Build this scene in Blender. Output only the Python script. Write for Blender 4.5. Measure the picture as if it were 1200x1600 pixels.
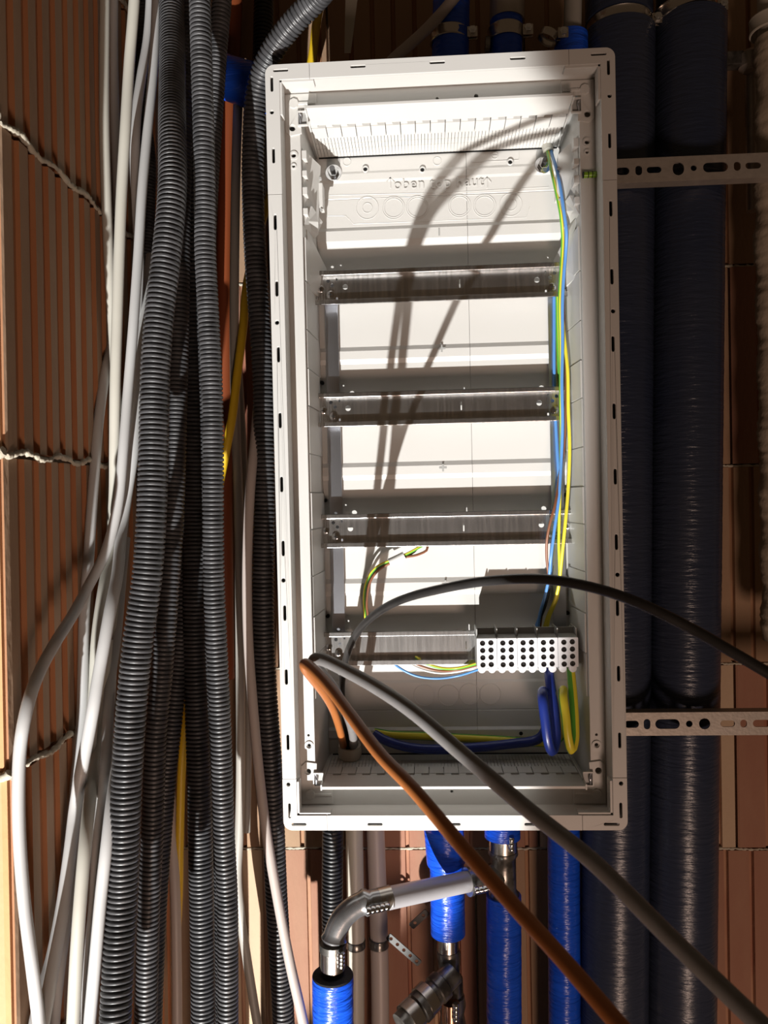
import bpy, math, random
import numpy as np
from mathutils import Vector, Matrix
random.seed(7)
SC = bpy.context.scene
COL = SC.collection
for _o in list(bpy.data.objects): bpy.data.objects.remove(_o)

# ---------------------------------------------------------------- camera
CAM = (-0.0234464, -0.76180546, -0.04955742)
ROT = (1.55294789, 0.02214281, 0.05100683)
cd = bpy.data.cameras.new('camera'); cam = bpy.data.objects.new('camera', cd); COL.objects.link(cam)
cam.location = CAM; cam.rotation_euler = ROT
cd.sensor_fit = 'VERTICAL'; cd.sensor_height = 36; cd.lens = 27; cd.clip_start = 0.01
cd.dof.use_dof = True; cd.dof.focus_distance = 0.80; cd.dof.aperture_fstop = 17
SC.camera = cam
# ---------------------------------------------------------------- world, lights, exposure
w = bpy.data.worlds.new('world'); SC.world = w; w.use_nodes = True
w.node_tree.nodes['Background'].inputs[0].default_value = (1.0, 0.66, 0.40, 1)
w.node_tree.nodes['Background'].inputs[1].default_value = 0.045
SC.view_settings.view_transform = 'Standard'; SC.view_settings.look = 'None'
SC.view_settings.gamma = 1; SC.view_settings.exposure = 0; SC.view_settings.use_curve_mapping = False
LP = Vector((-.47, -1.60, -1.96))
ld = bpy.data.lights.new('work_lamp', 'SPOT'); lo = bpy.data.objects.new('work_lamp', ld); COL.objects.link(lo)
ld.energy = 590; ld.color = (1.0, .985, .95); ld.shadow_soft_size = .012
ld.spot_size = math.radians(32.6); ld.spot_blend = .09
lo.location = LP
lo.rotation_euler = (Vector((-.560, 0, -.246)) - LP).to_track_quat('-Z', 'Y').to_euler()
fd = bpy.data.lights.new('room_light', 'AREA'); fo = bpy.data.objects.new('room_light', fd); COL.objects.link(fo)
fd.shape = 'RECTANGLE'; fd.size = .35; fd.size_y = .5; fd.energy = 17; fd.color = (1.0, .70, .55)
fo.location = (.40, -1.75, -1.65)
fo.rotation_euler = (Vector((.3, .1, -.1)) - fo.location).to_track_quat('-Z', 'Y').to_euler()

# ---------------------------------------------------------------- pixel -> world
MR = np.array(cam.rotation_euler.to_matrix()); CC = np.array(CAM)
def P(px, py, Y):
    d = MR @ np.array([(px - 600) / 1200, (800 - py) / 1200, -1.0])
    return CC + d * (Y - CC[1]) / d[1]
def V3(px, py, Y): return Vector(P(px, py, Y))

# ---------------------------------------------------------------- materials
MATS = {}
def mat(name, col, rough=.5, metal=0, noise=None, bump=None, spec=.5, coat=0, wrinkle=None):
    """noise=(scale, col2, amount)  bump=(scale, strength)"""
    m = bpy.data.materials.new(name); m.use_nodes = True
    nt = m.node_tree; b = nt.nodes['Principled BSDF']
    b.inputs['Base Color'].default_value = (*col, 1); b.inputs['Roughness'].default_value = rough
    b.inputs['Metallic'].default_value = metal
    b.inputs['Specular IOR Level'].default_value = spec
    if coat: b.inputs['Coat Weight'].default_value = coat; b.inputs['Coat Roughness'].default_value = .2
    tc = nt.nodes.new('ShaderNodeTexCoord')
    if noise:
        sc, c2, amt = noise[:3]; st = noise[3] if len(noise) > 3 else (1, 1, 1)
        mp = nt.nodes.new('ShaderNodeMapping'); mp.inputs['Scale'].default_value = st
        nt.links.new(tc.outputs['Object'], mp.inputs[0])
        n = nt.nodes.new('ShaderNodeTexNoise'); n.inputs['Scale'].default_value = sc; n.inputs['Detail'].default_value = 5
        nt.links.new(mp.outputs[0], n.inputs['Vector'])
        r = nt.nodes.new('ShaderNodeValToRGB'); r.color_ramp.elements[0].position = .5 - amt; r.color_ramp.elements[1].position = .5 + amt
        r.color_ramp.elements[0].color = (*col, 1); r.color_ramp.elements[1].color = (*c2, 1)
        nt.links.new(n.outputs['Fac'], r.inputs[0]); nt.links.new(r.outputs[0], b.inputs['Base Color'])
    if bump:
        sc, s = bump[:2]; st = bump[2] if len(bump) > 2 else (1, 1, 1)
        mp = nt.nodes.new('ShaderNodeMapping'); mp.inputs['Scale'].default_value = st
        nt.links.new(tc.outputs['Object'], mp.inputs[0])
        n = nt.nodes.new('ShaderNodeTexNoise'); n.inputs['Scale'].default_value = sc; n.inputs['Detail'].default_value = 4
        nt.links.new(mp.outputs[0], n.inputs['Vector'])
        bp = nt.nodes.new('ShaderNodeBump'); bp.inputs['Strength'].default_value = s; bp.inputs['Distance'].default_value = bump[3] if len(bump) > 3 else .002
        nt.links.new(n.outputs['Fac'], bp.inputs['Height']); nt.links.new(bp.outputs[0], b.inputs['Normal'])
    MATS[name] = m
    return m
PL = mat('white_plastic', (.585, .575, .55), .42, noise=(9, (.61, .60, .58), .25), bump=(900, .03))
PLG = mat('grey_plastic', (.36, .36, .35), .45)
PLT = mat('terminal_plastic', (.68, .68, .70), .4)
STEEL = mat('zinc_steel', (.62, .61, .60), .27, 1, noise=(60, (.80, .79, .78), .12, (6, 1, .25)), bump=(160, .10, (6, 1, .3)))
STRIP = mat('bright_strip', (.66, .68, .74), .3, 1, bump=(60, .04))
CHROME = mat('chrome', (.80, .81, .83), .14, 1)
SCREW = mat('dark_screw', (.19, .19, .20), .22, 1)
GALV = mat('galvanised_rail', (.42, .38, .34), .5, .55, noise=(120, (.5, .45, .40), .2), bump=(300, .1))
BLK = mat('black_plastic', (.030, .030, .032), .40, noise=(60, (.085, .085, .09), .22), bump=(200, .15))
BLKM = mat('black_dull_plastic', (.014, .014, .016), .42)
HOLE = mat('dark_void', (.004, .004, .004), .9)
CW = mat('cable_white', (.50, .50, .50), .42, noise=(12, (.54, .54, .535), .3))
CC_ = mat('cable_cream', (.48, .465, .41), .42, noise=(25, (.52, .51, .455), .3))
CPK = mat('cable_pinkgrey', (.46, .40, .37), .45)
CGR = mat('cable_grey_pipe', (.36, .345, .31), .5)
GCAB = mat('grey_cable', (.165, .157, .152), .38, noise=(90, (.195, .19, .19), .2, (1, 1, 1)))
GCABW = mat('dusty_grey_cable', (.36, .36, .40), .4, noise=(140, (.62, .63, .68), .15))
OCAB = mat('orange_cable', (.33, .11, .028), .42)
BCAB = mat('black_cable', (.016, .015, .015), .32, noise=(60, (.028, .026, .025), .2))
BCABD = mat('dusty_black_cable', (.025, .025, .028), .3, noise=(110, (.30, .31, .34), .12, (1, 1, .5)))
OPIPE = mat('orange_brown_pipe', (.22, .050, .014), .5, noise=(12, (.18, .042, .012), .3))
YEL = mat('yellow_cable', (.72, .47, .02), .45)
WY = mat('wire_yellow', (.78, .68, .05), .35)
WG = mat('wire_green', (.10, .36, .04), .35)
WB = mat('wire_light_blue', (.10, .27, .62), .35)
WBR = mat('wire_brown', (.20, .075, .035), .4)
WW = mat('wire_white', (.7, .7, .68), .4)
WDB = mat('wire_dark_blue', (.014, .03, .20), .3)
WBK = mat('wire_black', (.012, .012, .014), .35)
BLUE = mat('blue_insulation', (.010, .10, .74), .27, noise=(30, (.006, .06, .52), .3), bump=(30, 1, (.7, .7, 5), .0045))
DBLUE = mat('dark_blue_insulation', (.020, .030, .064), .30, noise=(14, (.034, .042, .066), .25, (1, 1, .4)), bump=(55, .8, (.8, .8, 5), .0017))
FOAM = mat('dark_foam', (.02, .02, .022), .9, bump=(400, .4))
ALU = mat('grey_alu_pipe', (.48, .47, .49), .38, .35, bump=(40, .12))
DMET = mat('dark_fitting', (.10, .095, .088), .28, .75, noise=(70, (.28, .27, .25), .12), bump=(60, .25))
BAND = mat('steel_band', (.60, .56, .51), .27, 1, bump=(90, .1))
PVC = mat('beige_pvc', (.50, .47, .40), .45)
MORT = mat('mortar', (.42, .37, .29), .95, noise=(60, (.50, .46, .37), .2), bump=(180, .8))
FELT = mat('felt_wrap', (.40, .32, .24), .95, noise=(40, (.52, .44, .34), .2), bump=(70, .9))
GROM = mat('grommet_plastic', (.48, .42, .34), .5)
VIAL = mat('green_vial', (.22, .42, .02), .15, coat=.5)

def brick_mat(name, c1, c2, c3):
    """clay with vertical grooves; raised bands dusted, grooves cleaner"""
    m = mat(name, c1, .9, noise=(7, c2, .22, (3, 3, .6)), bump=(120, .5, (1, 1, .35)))
    nt = m.node_tree; b = nt.nodes['Principled BSDF']
    src = b.inputs['Base Color'].links[0].from_socket
    at = nt.nodes.new('ShaderNodeAttribute'); at.attribute_name = 'dust'
    mx = nt.nodes.new('ShaderNodeMix'); mx.data_type = 'RGBA'
    nt.links.new(at.outputs['Fac'], mx.inputs[0]); nt.links.new(src, mx.inputs[6]); mx.inputs[7].default_value = (*c3, 1)
    nt.links.new(mx.outputs[2], b.inputs['Base Color'])
    return m
CLAY = brick_mat('clay_orange', (.36, .14, .058), (.42, .19, .085), (.38, .285, .20))
CLAYF = brick_mat('clay_lit_front', (.60, .30, .13), (.66, .36, .18), (.6, .36, .2))  # brighter clay copy: light on the end face is put into its colour
CLAYB = brick_mat('clay_back', (.30, .135, .07), (.42, .26, .15), (.33, .22, .14))
CLAYR = brick_mat('clay_red', (.25, .065, .04), (.50, .33, .20), (.30, .15, .10))
CLAYC = brick_mat('clay_cream', (.56, .42, .28), (.34, .13, .08), (.50, .38, .26))

# ---------------------------------------------------------------- objects
def tag(o, label=None, cat=None, group=None, kind=None):
    if label: o['label'] = label
    if cat: o['category'] = cat
    if group: o['group'] = group
    if kind: o['kind'] = kind
    return o
def empty(name, loc, label=None, cat=None, group=None, kind=None):
    o = bpy.data.objects.new(name, None); COL.objects.link(o); o.location = loc; o.empty_display_size = .02
    return tag(o, label, cat, group, kind)
bpy.context.view_layer.update()
def link(name, me, parent=None):
    o = bpy.data.objects.new(name, me); COL.objects.link(o)
    if parent is not None:
        o.parent = parent
        T = Vector((0, 0, 0)); p = parent
        while p is not None: T += p.location; p = p.parent
        o.location = o.location - T
    return o
class MB:
    def __init__(s): s.v = []; s.f = []; s.m = []
    def add(s, v, f, m=0):
        n = len(s.v); s.v += [tuple(a) for a in v]; s.f += [tuple(i + n for i in q) for q in f]; s.m += [m] * len(f); return s
    def box(s, x0, x1, y0, y1, z0, z1, m=0):
        v = [(x, y, z) for x in (x0, x1) for y in (y0, y1) for z in (z0, z1)]
        return s.add(v, [(0, 1, 3, 2), (4, 6, 7, 5), (0, 4, 5, 1), (2, 3, 7, 6), (0, 2, 6, 4), (1, 5, 7, 3)], m)
    def hexa(s, p, m=0):  # 8 pts: bottom loop 4, top loop 4
        return s.add(p, [(3, 2, 1, 0), (4, 5, 6, 7), (0, 1, 5, 4), (1, 2, 6, 5), (2, 3, 7, 6), (3, 0, 4, 7)], m)
    def cyl(s, a, b, r, r2=None, n=20, m=0, cap=True):
        a = Vector(a); b = Vector(b); r2 = r if r2 is None else r2
        q = (b - a).to_track_quat('Z', 'Y')
        v = [a + q @ Vector((r * math.cos(t), r * math.sin(t), 0)) for t in [2 * math.pi * i / n for i in range(n)]]
        v += [b + q @ Vector((r2 * math.cos(t), r2 * math.sin(t), 0)) for t in [2 * math.pi * i / n for i in range(n)]]
        f = [(i, (i + 1) % n, n + (i + 1) % n, n + i) for i in range(n)]
        if cap: f += [tuple(range(n))[::-1], tuple(range(n, 2 * n))]
        return s.add(v, f, m)
    def lathe(s, a, b, prof, n=20, m=0, cap=True):  # prof: (t along, r)
        a = Vector(a); b = Vector(b); L = (b - a); q = L.to_track_quat('Z', 'Y'); v = []; f = []
        for t, r in prof:
            for i in range(n):
                an = 2 * math.pi * i / n
                v.append(a + L * t + q @ Vector((r * math.cos(an), r * math.sin(an), 0)))
        for k in range(len(prof) - 1):
            for i in range(n):
                f.append((k * n + i, k * n + (i + 1) % n, (k + 1) * n + (i + 1) % n, (k + 1) * n + i))
        if cap:
            f.append(tuple(range(n))[::-1]); f.append(tuple(range((len(prof) - 1) * n, len(prof) * n)))
        return s.add(v, f, m)
    def build(s, name, mats, parent=None, smooth=False, bev=0, split=False):
        me = bpy.data.meshes.new(name); me.from_pydata(s.v, [], s.f)
        for mm in (mats if isinstance(mats, (list, tuple)) else [mats]): me.materials.append(mm)
        if max(s.m, default=0) > 0: me.polygons.foreach_set('material_index', s.m)
        if smooth:
            me.polygons.foreach_set('use_smooth', [True] * len(me.polygons)); me.set_sharp_from_angle(angle=math.radians(40))
        me.update()
        o = link(name, me, parent)
        if bev:
            b = o.modifiers.new('bevel', 'BEVEL'); b.width = bev; b.segments = 2; b.limit_method = 'ANGLE'
        return o
def circ(cx, cz, r, n=16): return [(cx + r * math.cos(2 * math.pi * i / n), cz + r * math.sin(2 * math.pi * i / n)) for i in range(n)]
def rrect(x0, x1, z0, z1, r=0.0, n=5):
    if r <= 0: return [(x0, z0), (x1, z0), (x1, z1), (x0, z1)]
    p = []
    for cx, cz, a in ((x1 - r, z0 + r, -90), (x1 - r, z1 - r, 0), (x0 + r, z1 - r, 90), (x0 + r, z0 + r, 180)):
        for i in range(n + 1):
            t = math.radians(a + 90 * i / n); p.append((cx + r * math.cos(t), cz + r * math.sin(t)))
    return p
def slot(cx, cz, w_, h_):
    return rrect(cx - w_ / 2, cx + w_ / 2, cz - h_ / 2, cz + h_ / 2, min(w_, h_) / 2 * .98, 4)
def plate(name, outer, holes, y0, y1, m, parent=None, bev=0):
    cu = bpy.data.curves.new('tmp', 'CURVE'); cu.dimensions = '2D'; cu.fill_mode = 'BOTH'; cu.extrude = abs(y1 - y0) / 2
    for loop in [outer] + holes:
        sp = cu.splines.new('POLY'); sp.points.add(len(loop) - 1)
        for p, (x, z) in zip(sp.points, loop): p.co = (x, z, 0, 1)
        sp.use_cyclic_u = True
    o = bpy.data.objects.new('tmp', cu); COL.objects.link(o)
    dg = bpy.context.evaluated_depsgraph_get(); dg.update()
    me = bpy.data.meshes.new_from_object(o.evaluated_get(dg)); bpy.data.objects.remove(o); bpy.data.curves.remove(cu)
    n = len(me.vertices); a = np.empty(n * 3, 'f'); me.vertices.foreach_get('co', a); a = a.reshape(-1, 3)
    a = np.stack([a[:, 0], a[:, 2] + (y0 + y1) / 2, a[:, 1]], 1); me.vertices.foreach_set('co', a.ravel()); me.flip_normals()
    import bmesh
    bm = bmesh.new(); bm.from_mesh(me); bmesh.ops.remove_doubles(bm, verts=bm.verts, dist=1e-6); bmesh.ops.recalc_face_normals(bm, faces=bm.faces); bm.to_mesh(me); bm.free()
    me.name = name; me.materials.clear(); me.materials.append(m)
    o = link(name, me, parent)
    if bev:
        b = o.modifiers.new('bevel', 'BEVEL'); b.width = bev; b.segments = 2; b.limit_method = 'ANGLE'
    return o

def spline(pts, step):
    """Catmull-Rom through pts (world), resampled every step metres"""
    p = [np.array(q, float) for q in pts]; p = [2 * p[0] - p[1]] + p + [2 * p[-1] - p[-2]]
    out = []
    for i in range(1, len(p) - 2):
        a, b, c, d = p[i - 1:i + 3]
        al = .5; t0 = 0; t1 = t0 + max(np.linalg.norm(b - a), 1e-6) ** al; t2 = t1 + max(np.linalg.norm(c - b), 1e-6) ** al; t3 = t2 + max(np.linalg.norm(d - c), 1e-6) ** al
        for t in np.linspace(t1, t2, 13)[:-1]:
            A1 = (t1 - t) / (t1 - t0) * a + (t - t0) / (t1 - t0) * b; A2 = (t2 - t) / (t2 - t1) * b + (t - t1) / (t2 - t1) * c
            A3 = (t3 - t) / (t3 - t2) * c + (t - t2) / (t3 - t2) * d
            B1 = (t2 - t) / (t2 - t0) * A1 + (t - t0) / (t2 - t0) * A2; B2 = (t3 - t) / (t3 - t1) * A2 + (t - t1) / (t3 - t1) * A3
            out.append((t2 - t) / (t2 - t1) * B1 + (t - t1) / (t2 - t1) * B2)
    out.append(p[-2]); out = np.array(out)
    s = np.concatenate([[0], np.cumsum(np.linalg.norm(np.diff(out, axis=0), axis=1))])
    n = max(2, int(s[-1] / step) + 1); ss = np.linspace(0, s[-1], n)
    return np.stack([np.interp(ss, s, out[:, k]) for k in range(3)], 1), ss
def frames(c):
    t = np.gradient(c, axis=0); t /= np.linalg.norm(t, axis=1)[:, None]
    # smoothed tangents
    u = np.zeros_like(c); ref = np.array([0, -1.0, 0]); 
    if abs(t[0] @ ref) > .9: ref = np.array([1.0, 0, 0])
    u0 = ref - t[0] * (ref @ t[0]); u[0] = u0 / np.linalg.norm(u0)
    for i in range(1, len(c)):
        q = u[i - 1] - t[i] * (u[i - 1] @ t[i]); u[i] = q / np.linalg.norm(q)
    return t, u, np.cross(t, u)
def sweep(name, c, rad, mats, parent=None, n=14, matf=None, cap=True, twist=0.0):
    t, u, v = frames(c); N = len(c)
    rad = np.broadcast_to(rad, (N,)); a = 2 * np.pi * np.arange(n) / n
    aa = a[None, :] + (np.arange(N) * twist)[:, None]
    V = c[:, None, :] + rad[:, None, None] * (np.cos(aa)[..., None] * u[:, None, :] + np.sin(aa)[..., None] * v[:, None, :])
    V = V.reshape(-1, 3)
    i = np.arange(N - 1)[:, None] * n; j = np.arange(n)[None, :]; j2 = (j + 1) % n
    F = np.stack([i + j, i + j2, i + n + j2, i + n + j], -1).reshape(-1, 4)
    faces = F.tolist()
    if cap: faces += [list(range(n))[::-1], list(range((N - 1) * n, N * n))]
    me = bpy.data.meshes.new(name); me.from_pydata(V.tolist(), [], faces)
    for mm in (mats if isinstance(mats, (list, tuple)) else [mats]): me.materials.append(mm)
    if matf is not None:
        idx = np.broadcast_to(np.array([matf(k) for k in range(n)])[None, :], (N - 1, n)).ravel().tolist() + ([0, 0] if cap else [])
        me.polygons.foreach_set('material_index', idx)
    me.polygons.foreach_set('use_smooth', [True] * len(faces))
    if cap: me.set_sharp_from_angle(angle=math.radians(60))
    me.update()
    return link(name, me, parent)
def wpts(px, Y=None, clampx=None, r=0):
    out = []; px = [tuple(q) for q in px]
    a, b = px[-2], px[-1]          # cables run on beyond the frame
    if b[1] >= 1630 and (b[2] if len(b) > 2 else Y) > -.3:
        k = 330 / (b[1] - a[1]); px.append((b[0] + (b[0] - a[0]) * k * .4, b[1] + 330) + tuple(b[2:]))
    a, b = px[1], px[0]
    if b[1] <= -20: px.insert(0, (b[0] + (b[0] - a[0]) * .3, b[1] - 130) + tuple(b[2:]))
    for q in px:
        y = q[2] if len(q) > 2 else Y
        p = P(q[0], q[1], y)
        if clampx is not None:
            k = 0
            while p[0] - r < clampx and y > -.2 and k < 60:
                y -= .005; p = P(q[0], q[1], y); k += 1
        out.append(p)
    return out
def cable(name, label, cat, px, r, m, Y=0, parent=None, group=None, n=14, matf=None, clampx=None, step=.006, twist=0.0):
    c, s = spline(wpts(px, Y, clampx, r), step)
    o = sweep(name, c, r, m, parent, n, matf, twist=twist)
    if label: tag(o, label, cat, group)
    return o
def hose(label, px, r, pitch, Y=0, m=None, n=20, depth=.13, clampx=None, group='black corrugated conduits beside the cabinet'):
    c0, s = spline(wpts(px, Y, clampx, r), .003)
    L = s[-1]; K = int(L / pitch); pos = []; rad = []
    for k in range(K):
        for t, h in ((0, 0), (.22, 0), (.34, .8), (.44, 1), (.82, 1), (.92, .8)):
            pos.append((k + t) * pitch); rad.append(r * (1 - depth * (1 - h)))
    c = np.stack([np.interp(pos, s, c0[:, k]) for k in range(3)], 1)
    # smooth tangents come from the smooth centreline
    t, u, v = frames(c0)
    U = np.stack([np.interp(pos, s, u[:, k]) for k in range(3)], 1); W_ = np.stack([np.interp(pos, s, v[:, k]) for k in range(3)], 1)
    a = 2 * np.pi * np.arange(n) / n; rad = np.array(rad)
    V = (c[:, None, :] + rad[:, None, None] * (np.cos(a)[None, :, None] * U[:, None, :] + np.sin(a)[None, :, None] * W_[:, None, :])).reshape(-1, 3)
    N = len(c); i = np.arange(N - 1)[:, None] * n; j = np.arange(n)[None, :]; j2 = (j + 1) % n
    F = np.stack([i + j, i + j2, i + n + j2, i + n + j], -1).reshape(-1, 4).tolist()
    me = bpy.data.meshes.new('corrugated_conduit'); me.from_pydata(V.tolist(), [], F); me.materials.append(m or BLK)
    me.polygons.foreach_set('use_smooth', [True] * len(F)); me.set_sharp_from_angle(angle=math.radians(50)); me.update()
    o = link('corrugated_conduit', me)
    return tag(o, label, 'conduit', group)

# ================================================================= WALLS
def grooved_brick(L, Hh, T, pitch, gw, gd, seed, pr=.0):
    """brick in local (u along 0..L, out depth 0 front to T, z 0..Hh) ; grooves on the front"""
    rnd = random.Random(seed); prof = [(0, .0015)]
    u = .002 + rnd.random() * .004; dust = []
    prof = [(0.0, .001)]; dust = []
    while u < L - pitch * .9:
        rw = pitch - gw + rnd.uniform(-.0015, .0015); d = gd * rnd.uniform(.75, 1.15)
        prof += [(u, 0), (u + rw, 0.0004), (u + rw + .001, d), (u + rw + gw - .0012, d)]
        u += rw + gw
    prof += [(u, 0), (L, .001)]
    v = []; f = []; dd = []
    n = len(prof)
    for z in (0, Hh):
        for (a, d) in prof: v.append((a, d, z)); 
    for z in (0, Hh):
        v += [(0, T, z), (L, T, z)]
    for k in range(n - 1):
        f.append((k, k + 1, n + k + 1, n + k)); dd.append(.75 if prof[k][1] < gd * .5 and prof[k + 1][1] < gd * .5 else 0.0)
    b0, b1, t0, t1 = 2 * n, 2 * n + 1, 2 * n + 2, 2 * n + 3
    f += [tuple([b0] + [b1] + list(range(n - 1, -1, -1))), tuple([t1, t0] + list(range(n, 2 * n))), (b0, 0, n, t0), (n - 1, b1, t1, 2 * n - 1), (b1, b0, t0, t1)]
    dd += [0.2] * 5
    return v, f, dd
def put_brick(parent, fn, v, f, dd, m):
    me = bpy.data.meshes.new('brick'); me.from_pydata([fn(*q) for q in v], [], f); me.materials.append(m)
    at = me.attributes.new('dust', 'FLOAT', 'FACE'); at.data.foreach_set('value', dd); me.update()
    import bmesh
    bm = bmesh.new(); bm.from_mesh(me); bmesh.ops.recalc_face_normals(bm, faces=bm.faces); bm.to_mesh(me); bm.free()
    return link('brick', me, parent)
def mortar(parent, pts, r0, seed, m=MORT, sq=.6):
    rnd = random.Random(seed); c, s = spline(pts, .0025)
    for i in range(len(c)): c[i] += np.array([rnd.uniform(-1, 1) * r0 * .15, rnd.uniform(-1, 1) * r0 * .15, rnd.uniform(-1, 1) * r0 * .3])
    r = np.array([r0 * rnd.uniform(.4, 1.1) for _ in c])
    o = sweep('mortar_bead', c, r, m, parent, 7)
    return o
# back wall
YB = .225
wb = empty('wall_back', (0, YB, 0), kind='structure')
MB().box(-.62, .72, YB + .012, YB + .06, -.80, .76).build('mortar_backing', MORT, wb)
course = [(-1.006, -.752), (-.752, -.504), (-.504, -.268), (-.268, -.018), (-.018, .232), (.232, .482), (.482, .73)]
bmats = [CLAYB, CLAYR, CLAYB, CLAYC, CLAYB, CLAYR]
for ci, (z0, z1) in enumerate(course):
    if ci == 0: continue
    x = -.60 + (.137 if ci % 2 else -.03); k = 0
    while x < .68:
        L = .246
        v, f, dd = grooved_brick(L, z1 - z0 - .004, .05, .026 + .006 * ((k * 3 + ci) % 3), .006, .005, ci * 31 + k)
        mm = CLAYB
        if ci <= 2: mm = [CLAYR, CLAYC, CLAYR, CLAYB][(k + ci) % 4]
        if ci == 3 or ci == 4: mm = [CLAYB, CLAYB, CLAYR][(k + ci) % 3]
        put_brick(wb, lambda u, d, z, x=x, z0=z0: (x + u, YB + d, z0 + .002 + z), v, f, dd, mm)
        x += L + .003; k += 1
    if z0 > -.8:
        mortar(wb, [(-.36 + .05 * i, YB + .002, z0 + .001 * math.sin(i * 2)) for i in range(20)], .0022, ci)
# left wall (its end face looks out of the picture, its inner face shows the grooves)
wl = empty('wall_left', (-.345, -.185, 0), kind='structure')
def lx(z): return -.343 + .0115 * (z - 0.0)     # the wall leans a hair
MB().hexa([(lx(-.8) - .012, -.17, -.80), (lx(-.8) - .012, YB + .01, -.80), (-.62, YB + .01, -.80), (-.62, -.17, -.80),
           (lx(.8) - .012, -.17, .76), (lx(.8) - .012, YB + .01, .76), (-.62, YB + .01, .76), (-.62, -.17, .76)]).build('mortar_backing', MORT, wl)
lc = [(-.76, -.508), (-.508, -.258), (-.258, -.009), (-.009, .245), (.245, .495), (.495, .745)]
for ci, (z0, z1) in enumerate(lc):
    off = .0 if ci % 2 else .002
    v, f, dd = grooved_brick(.40, z1 - z0 - .005, .13, .0235, .0105, .0042, 300 + ci)
    def fn(u, d, z, z0=z0, off=off): zz = z0 + .0025 + z; return (lx(zz) - d - off, -.185 + u, zz)
    put_brick(wl, fn, v, f, dd, CLAY)
    v, f, dd = grooved_brick(.14, z1 - z0 - .005, .004, .06, .004, .0015, 400 + ci)
    def fn2(u, d, z, z0=z0, off=off): zz = z0 + .0025 + z; return (lx(zz) - .003 - off - u, -.1895 + d, zz)
    put_brick(wl, fn2, v, f, dd, CLAYF)
    dz = -.02 if ci == 4 else 0
    pts = [(lx(z0) + .0005, -.186 + .03 * i, z0 + (.003 if i % 2 else -.002)) for i in range(14)]
    mortar(wl, pts, .0030, 50 + ci)
    mortar(wl, [(lx(z0) + .001 - .02 * i, -.190, z0 + .002 * (-1) ** i) for i in range(7)], .0048, 70 + ci)

# ================================================================= CABINET
W2, H2 = .171, .382
cab = empty('distribution_cabinet', (0, .108, -.382), 'open white plastic electrical distribution box without a door, in the middle of the picture', 'electrical cabinet')
IX, IZ = .157, .367           # inner edge of the flange
def sx(px, py, Y=0): return P(px, py, Y)
# slots
side_y = [131, 243, 347, 451, 554, 657, 757, 857, 958, 1058, 1160, 1267]
zs = [float(P(428, q, 0)[2]) for q in side_y]; hz = [float(P(428, q, 0)[2]) for q in (175, 504, 907, 1226)]
xs = [float(P(q, 90, 0)[0]) for q in (438, 559, 683, 809, 935)]
FX = .1645; SWD, SLN = .0028, .0152
def side_holes(s, za, zb):
    h = [slot(s * (FX if z < zs[0] - .01 and z > zs[-1] + .01 else FX), z, SWD, SLN) for z in zs if za < z < zb]
    h += [circ(s * (FX + .0006), z, .0021, 12) for z in hz if za < z < zb]
    return h
CZ, CX = .295, .127    # where corner pieces end
zt = H2 - .0 
seam = .00035
zc_top, zc_bot = H2 - .123 + .0, -H2 + .05
ct = [.255, -.330]  # z of the side seams
for s in (-1, 1):
    a, b = sorted((s * IX, s * W2))
    plate('flange_strip', rrect(a, b, ct[1] + seam, ct[0] - seam), side_holes(s, ct[1] + .008, ct[0] - .008), 0, .003, PL, cab, .0005)
for s in (-1, 1):
    z0, z1 = sorted((s * IZ, s * H2))
    plate('flange_strip', rrect(-CX + seam, CX - seam, z0, z1), [slot(x, s * (H2 - .0060), SLN, SWD) for x in xs[1:4]], 0, .003, PL, cab, .0005)
def corner(sxn, szn):
    zc = ct[0] if szn > 0 else -ct[1]
    r = .009; pts = [(CX, IZ), (CX, H2)]
    for i in range(7):
        t = math.radians(90 - 15 * i); pts.append((W2 - r + r * math.cos(t), H2 - r + r * math.sin(t)))
    pts += [(W2, zc), (IX, zc), (IX, IZ)]
    holes = [slot(abs(xs[0]), H2 - .0060, SLN, SWD)]
    for z in zs:
        if z * szn > zc: holes.append(slot(FX, z * szn, SWD, SLN))
    for z in hz:
        if z * szn > zc: holes.append(circ(FX + .0006, z * szn, .0021, 12))
    tr = lambda L: [(x * sxn, z * szn) for x, z in L]
    plate('flange_corner', tr(pts), [tr(h) for h in holes], 0, .003, PL, cab, .0005)
    m = MB()   # little raised L rib
    m.box(min(sxn * IX, sxn * (IX - .0025)), max(sxn * IX, sxn * (IX - .0025)), .0012, .014, min(szn * (IZ + .0), szn * (IZ - .034)), max(szn * IZ, szn * (IZ - .034)))
    m.box(min(sxn * IX, sxn * (IX - .034)), max(sxn * IX, sxn * (IX - .034)), .0012, .014, min(szn * IZ, szn * (IZ - .0025)), max(szn * IZ, szn * (IZ - .0025)))
    m.build('corner_rib', PL, cab, bev=.0004)
for a in (-1, 1):
    for b in (-1, 1): corner(a, b)
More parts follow.
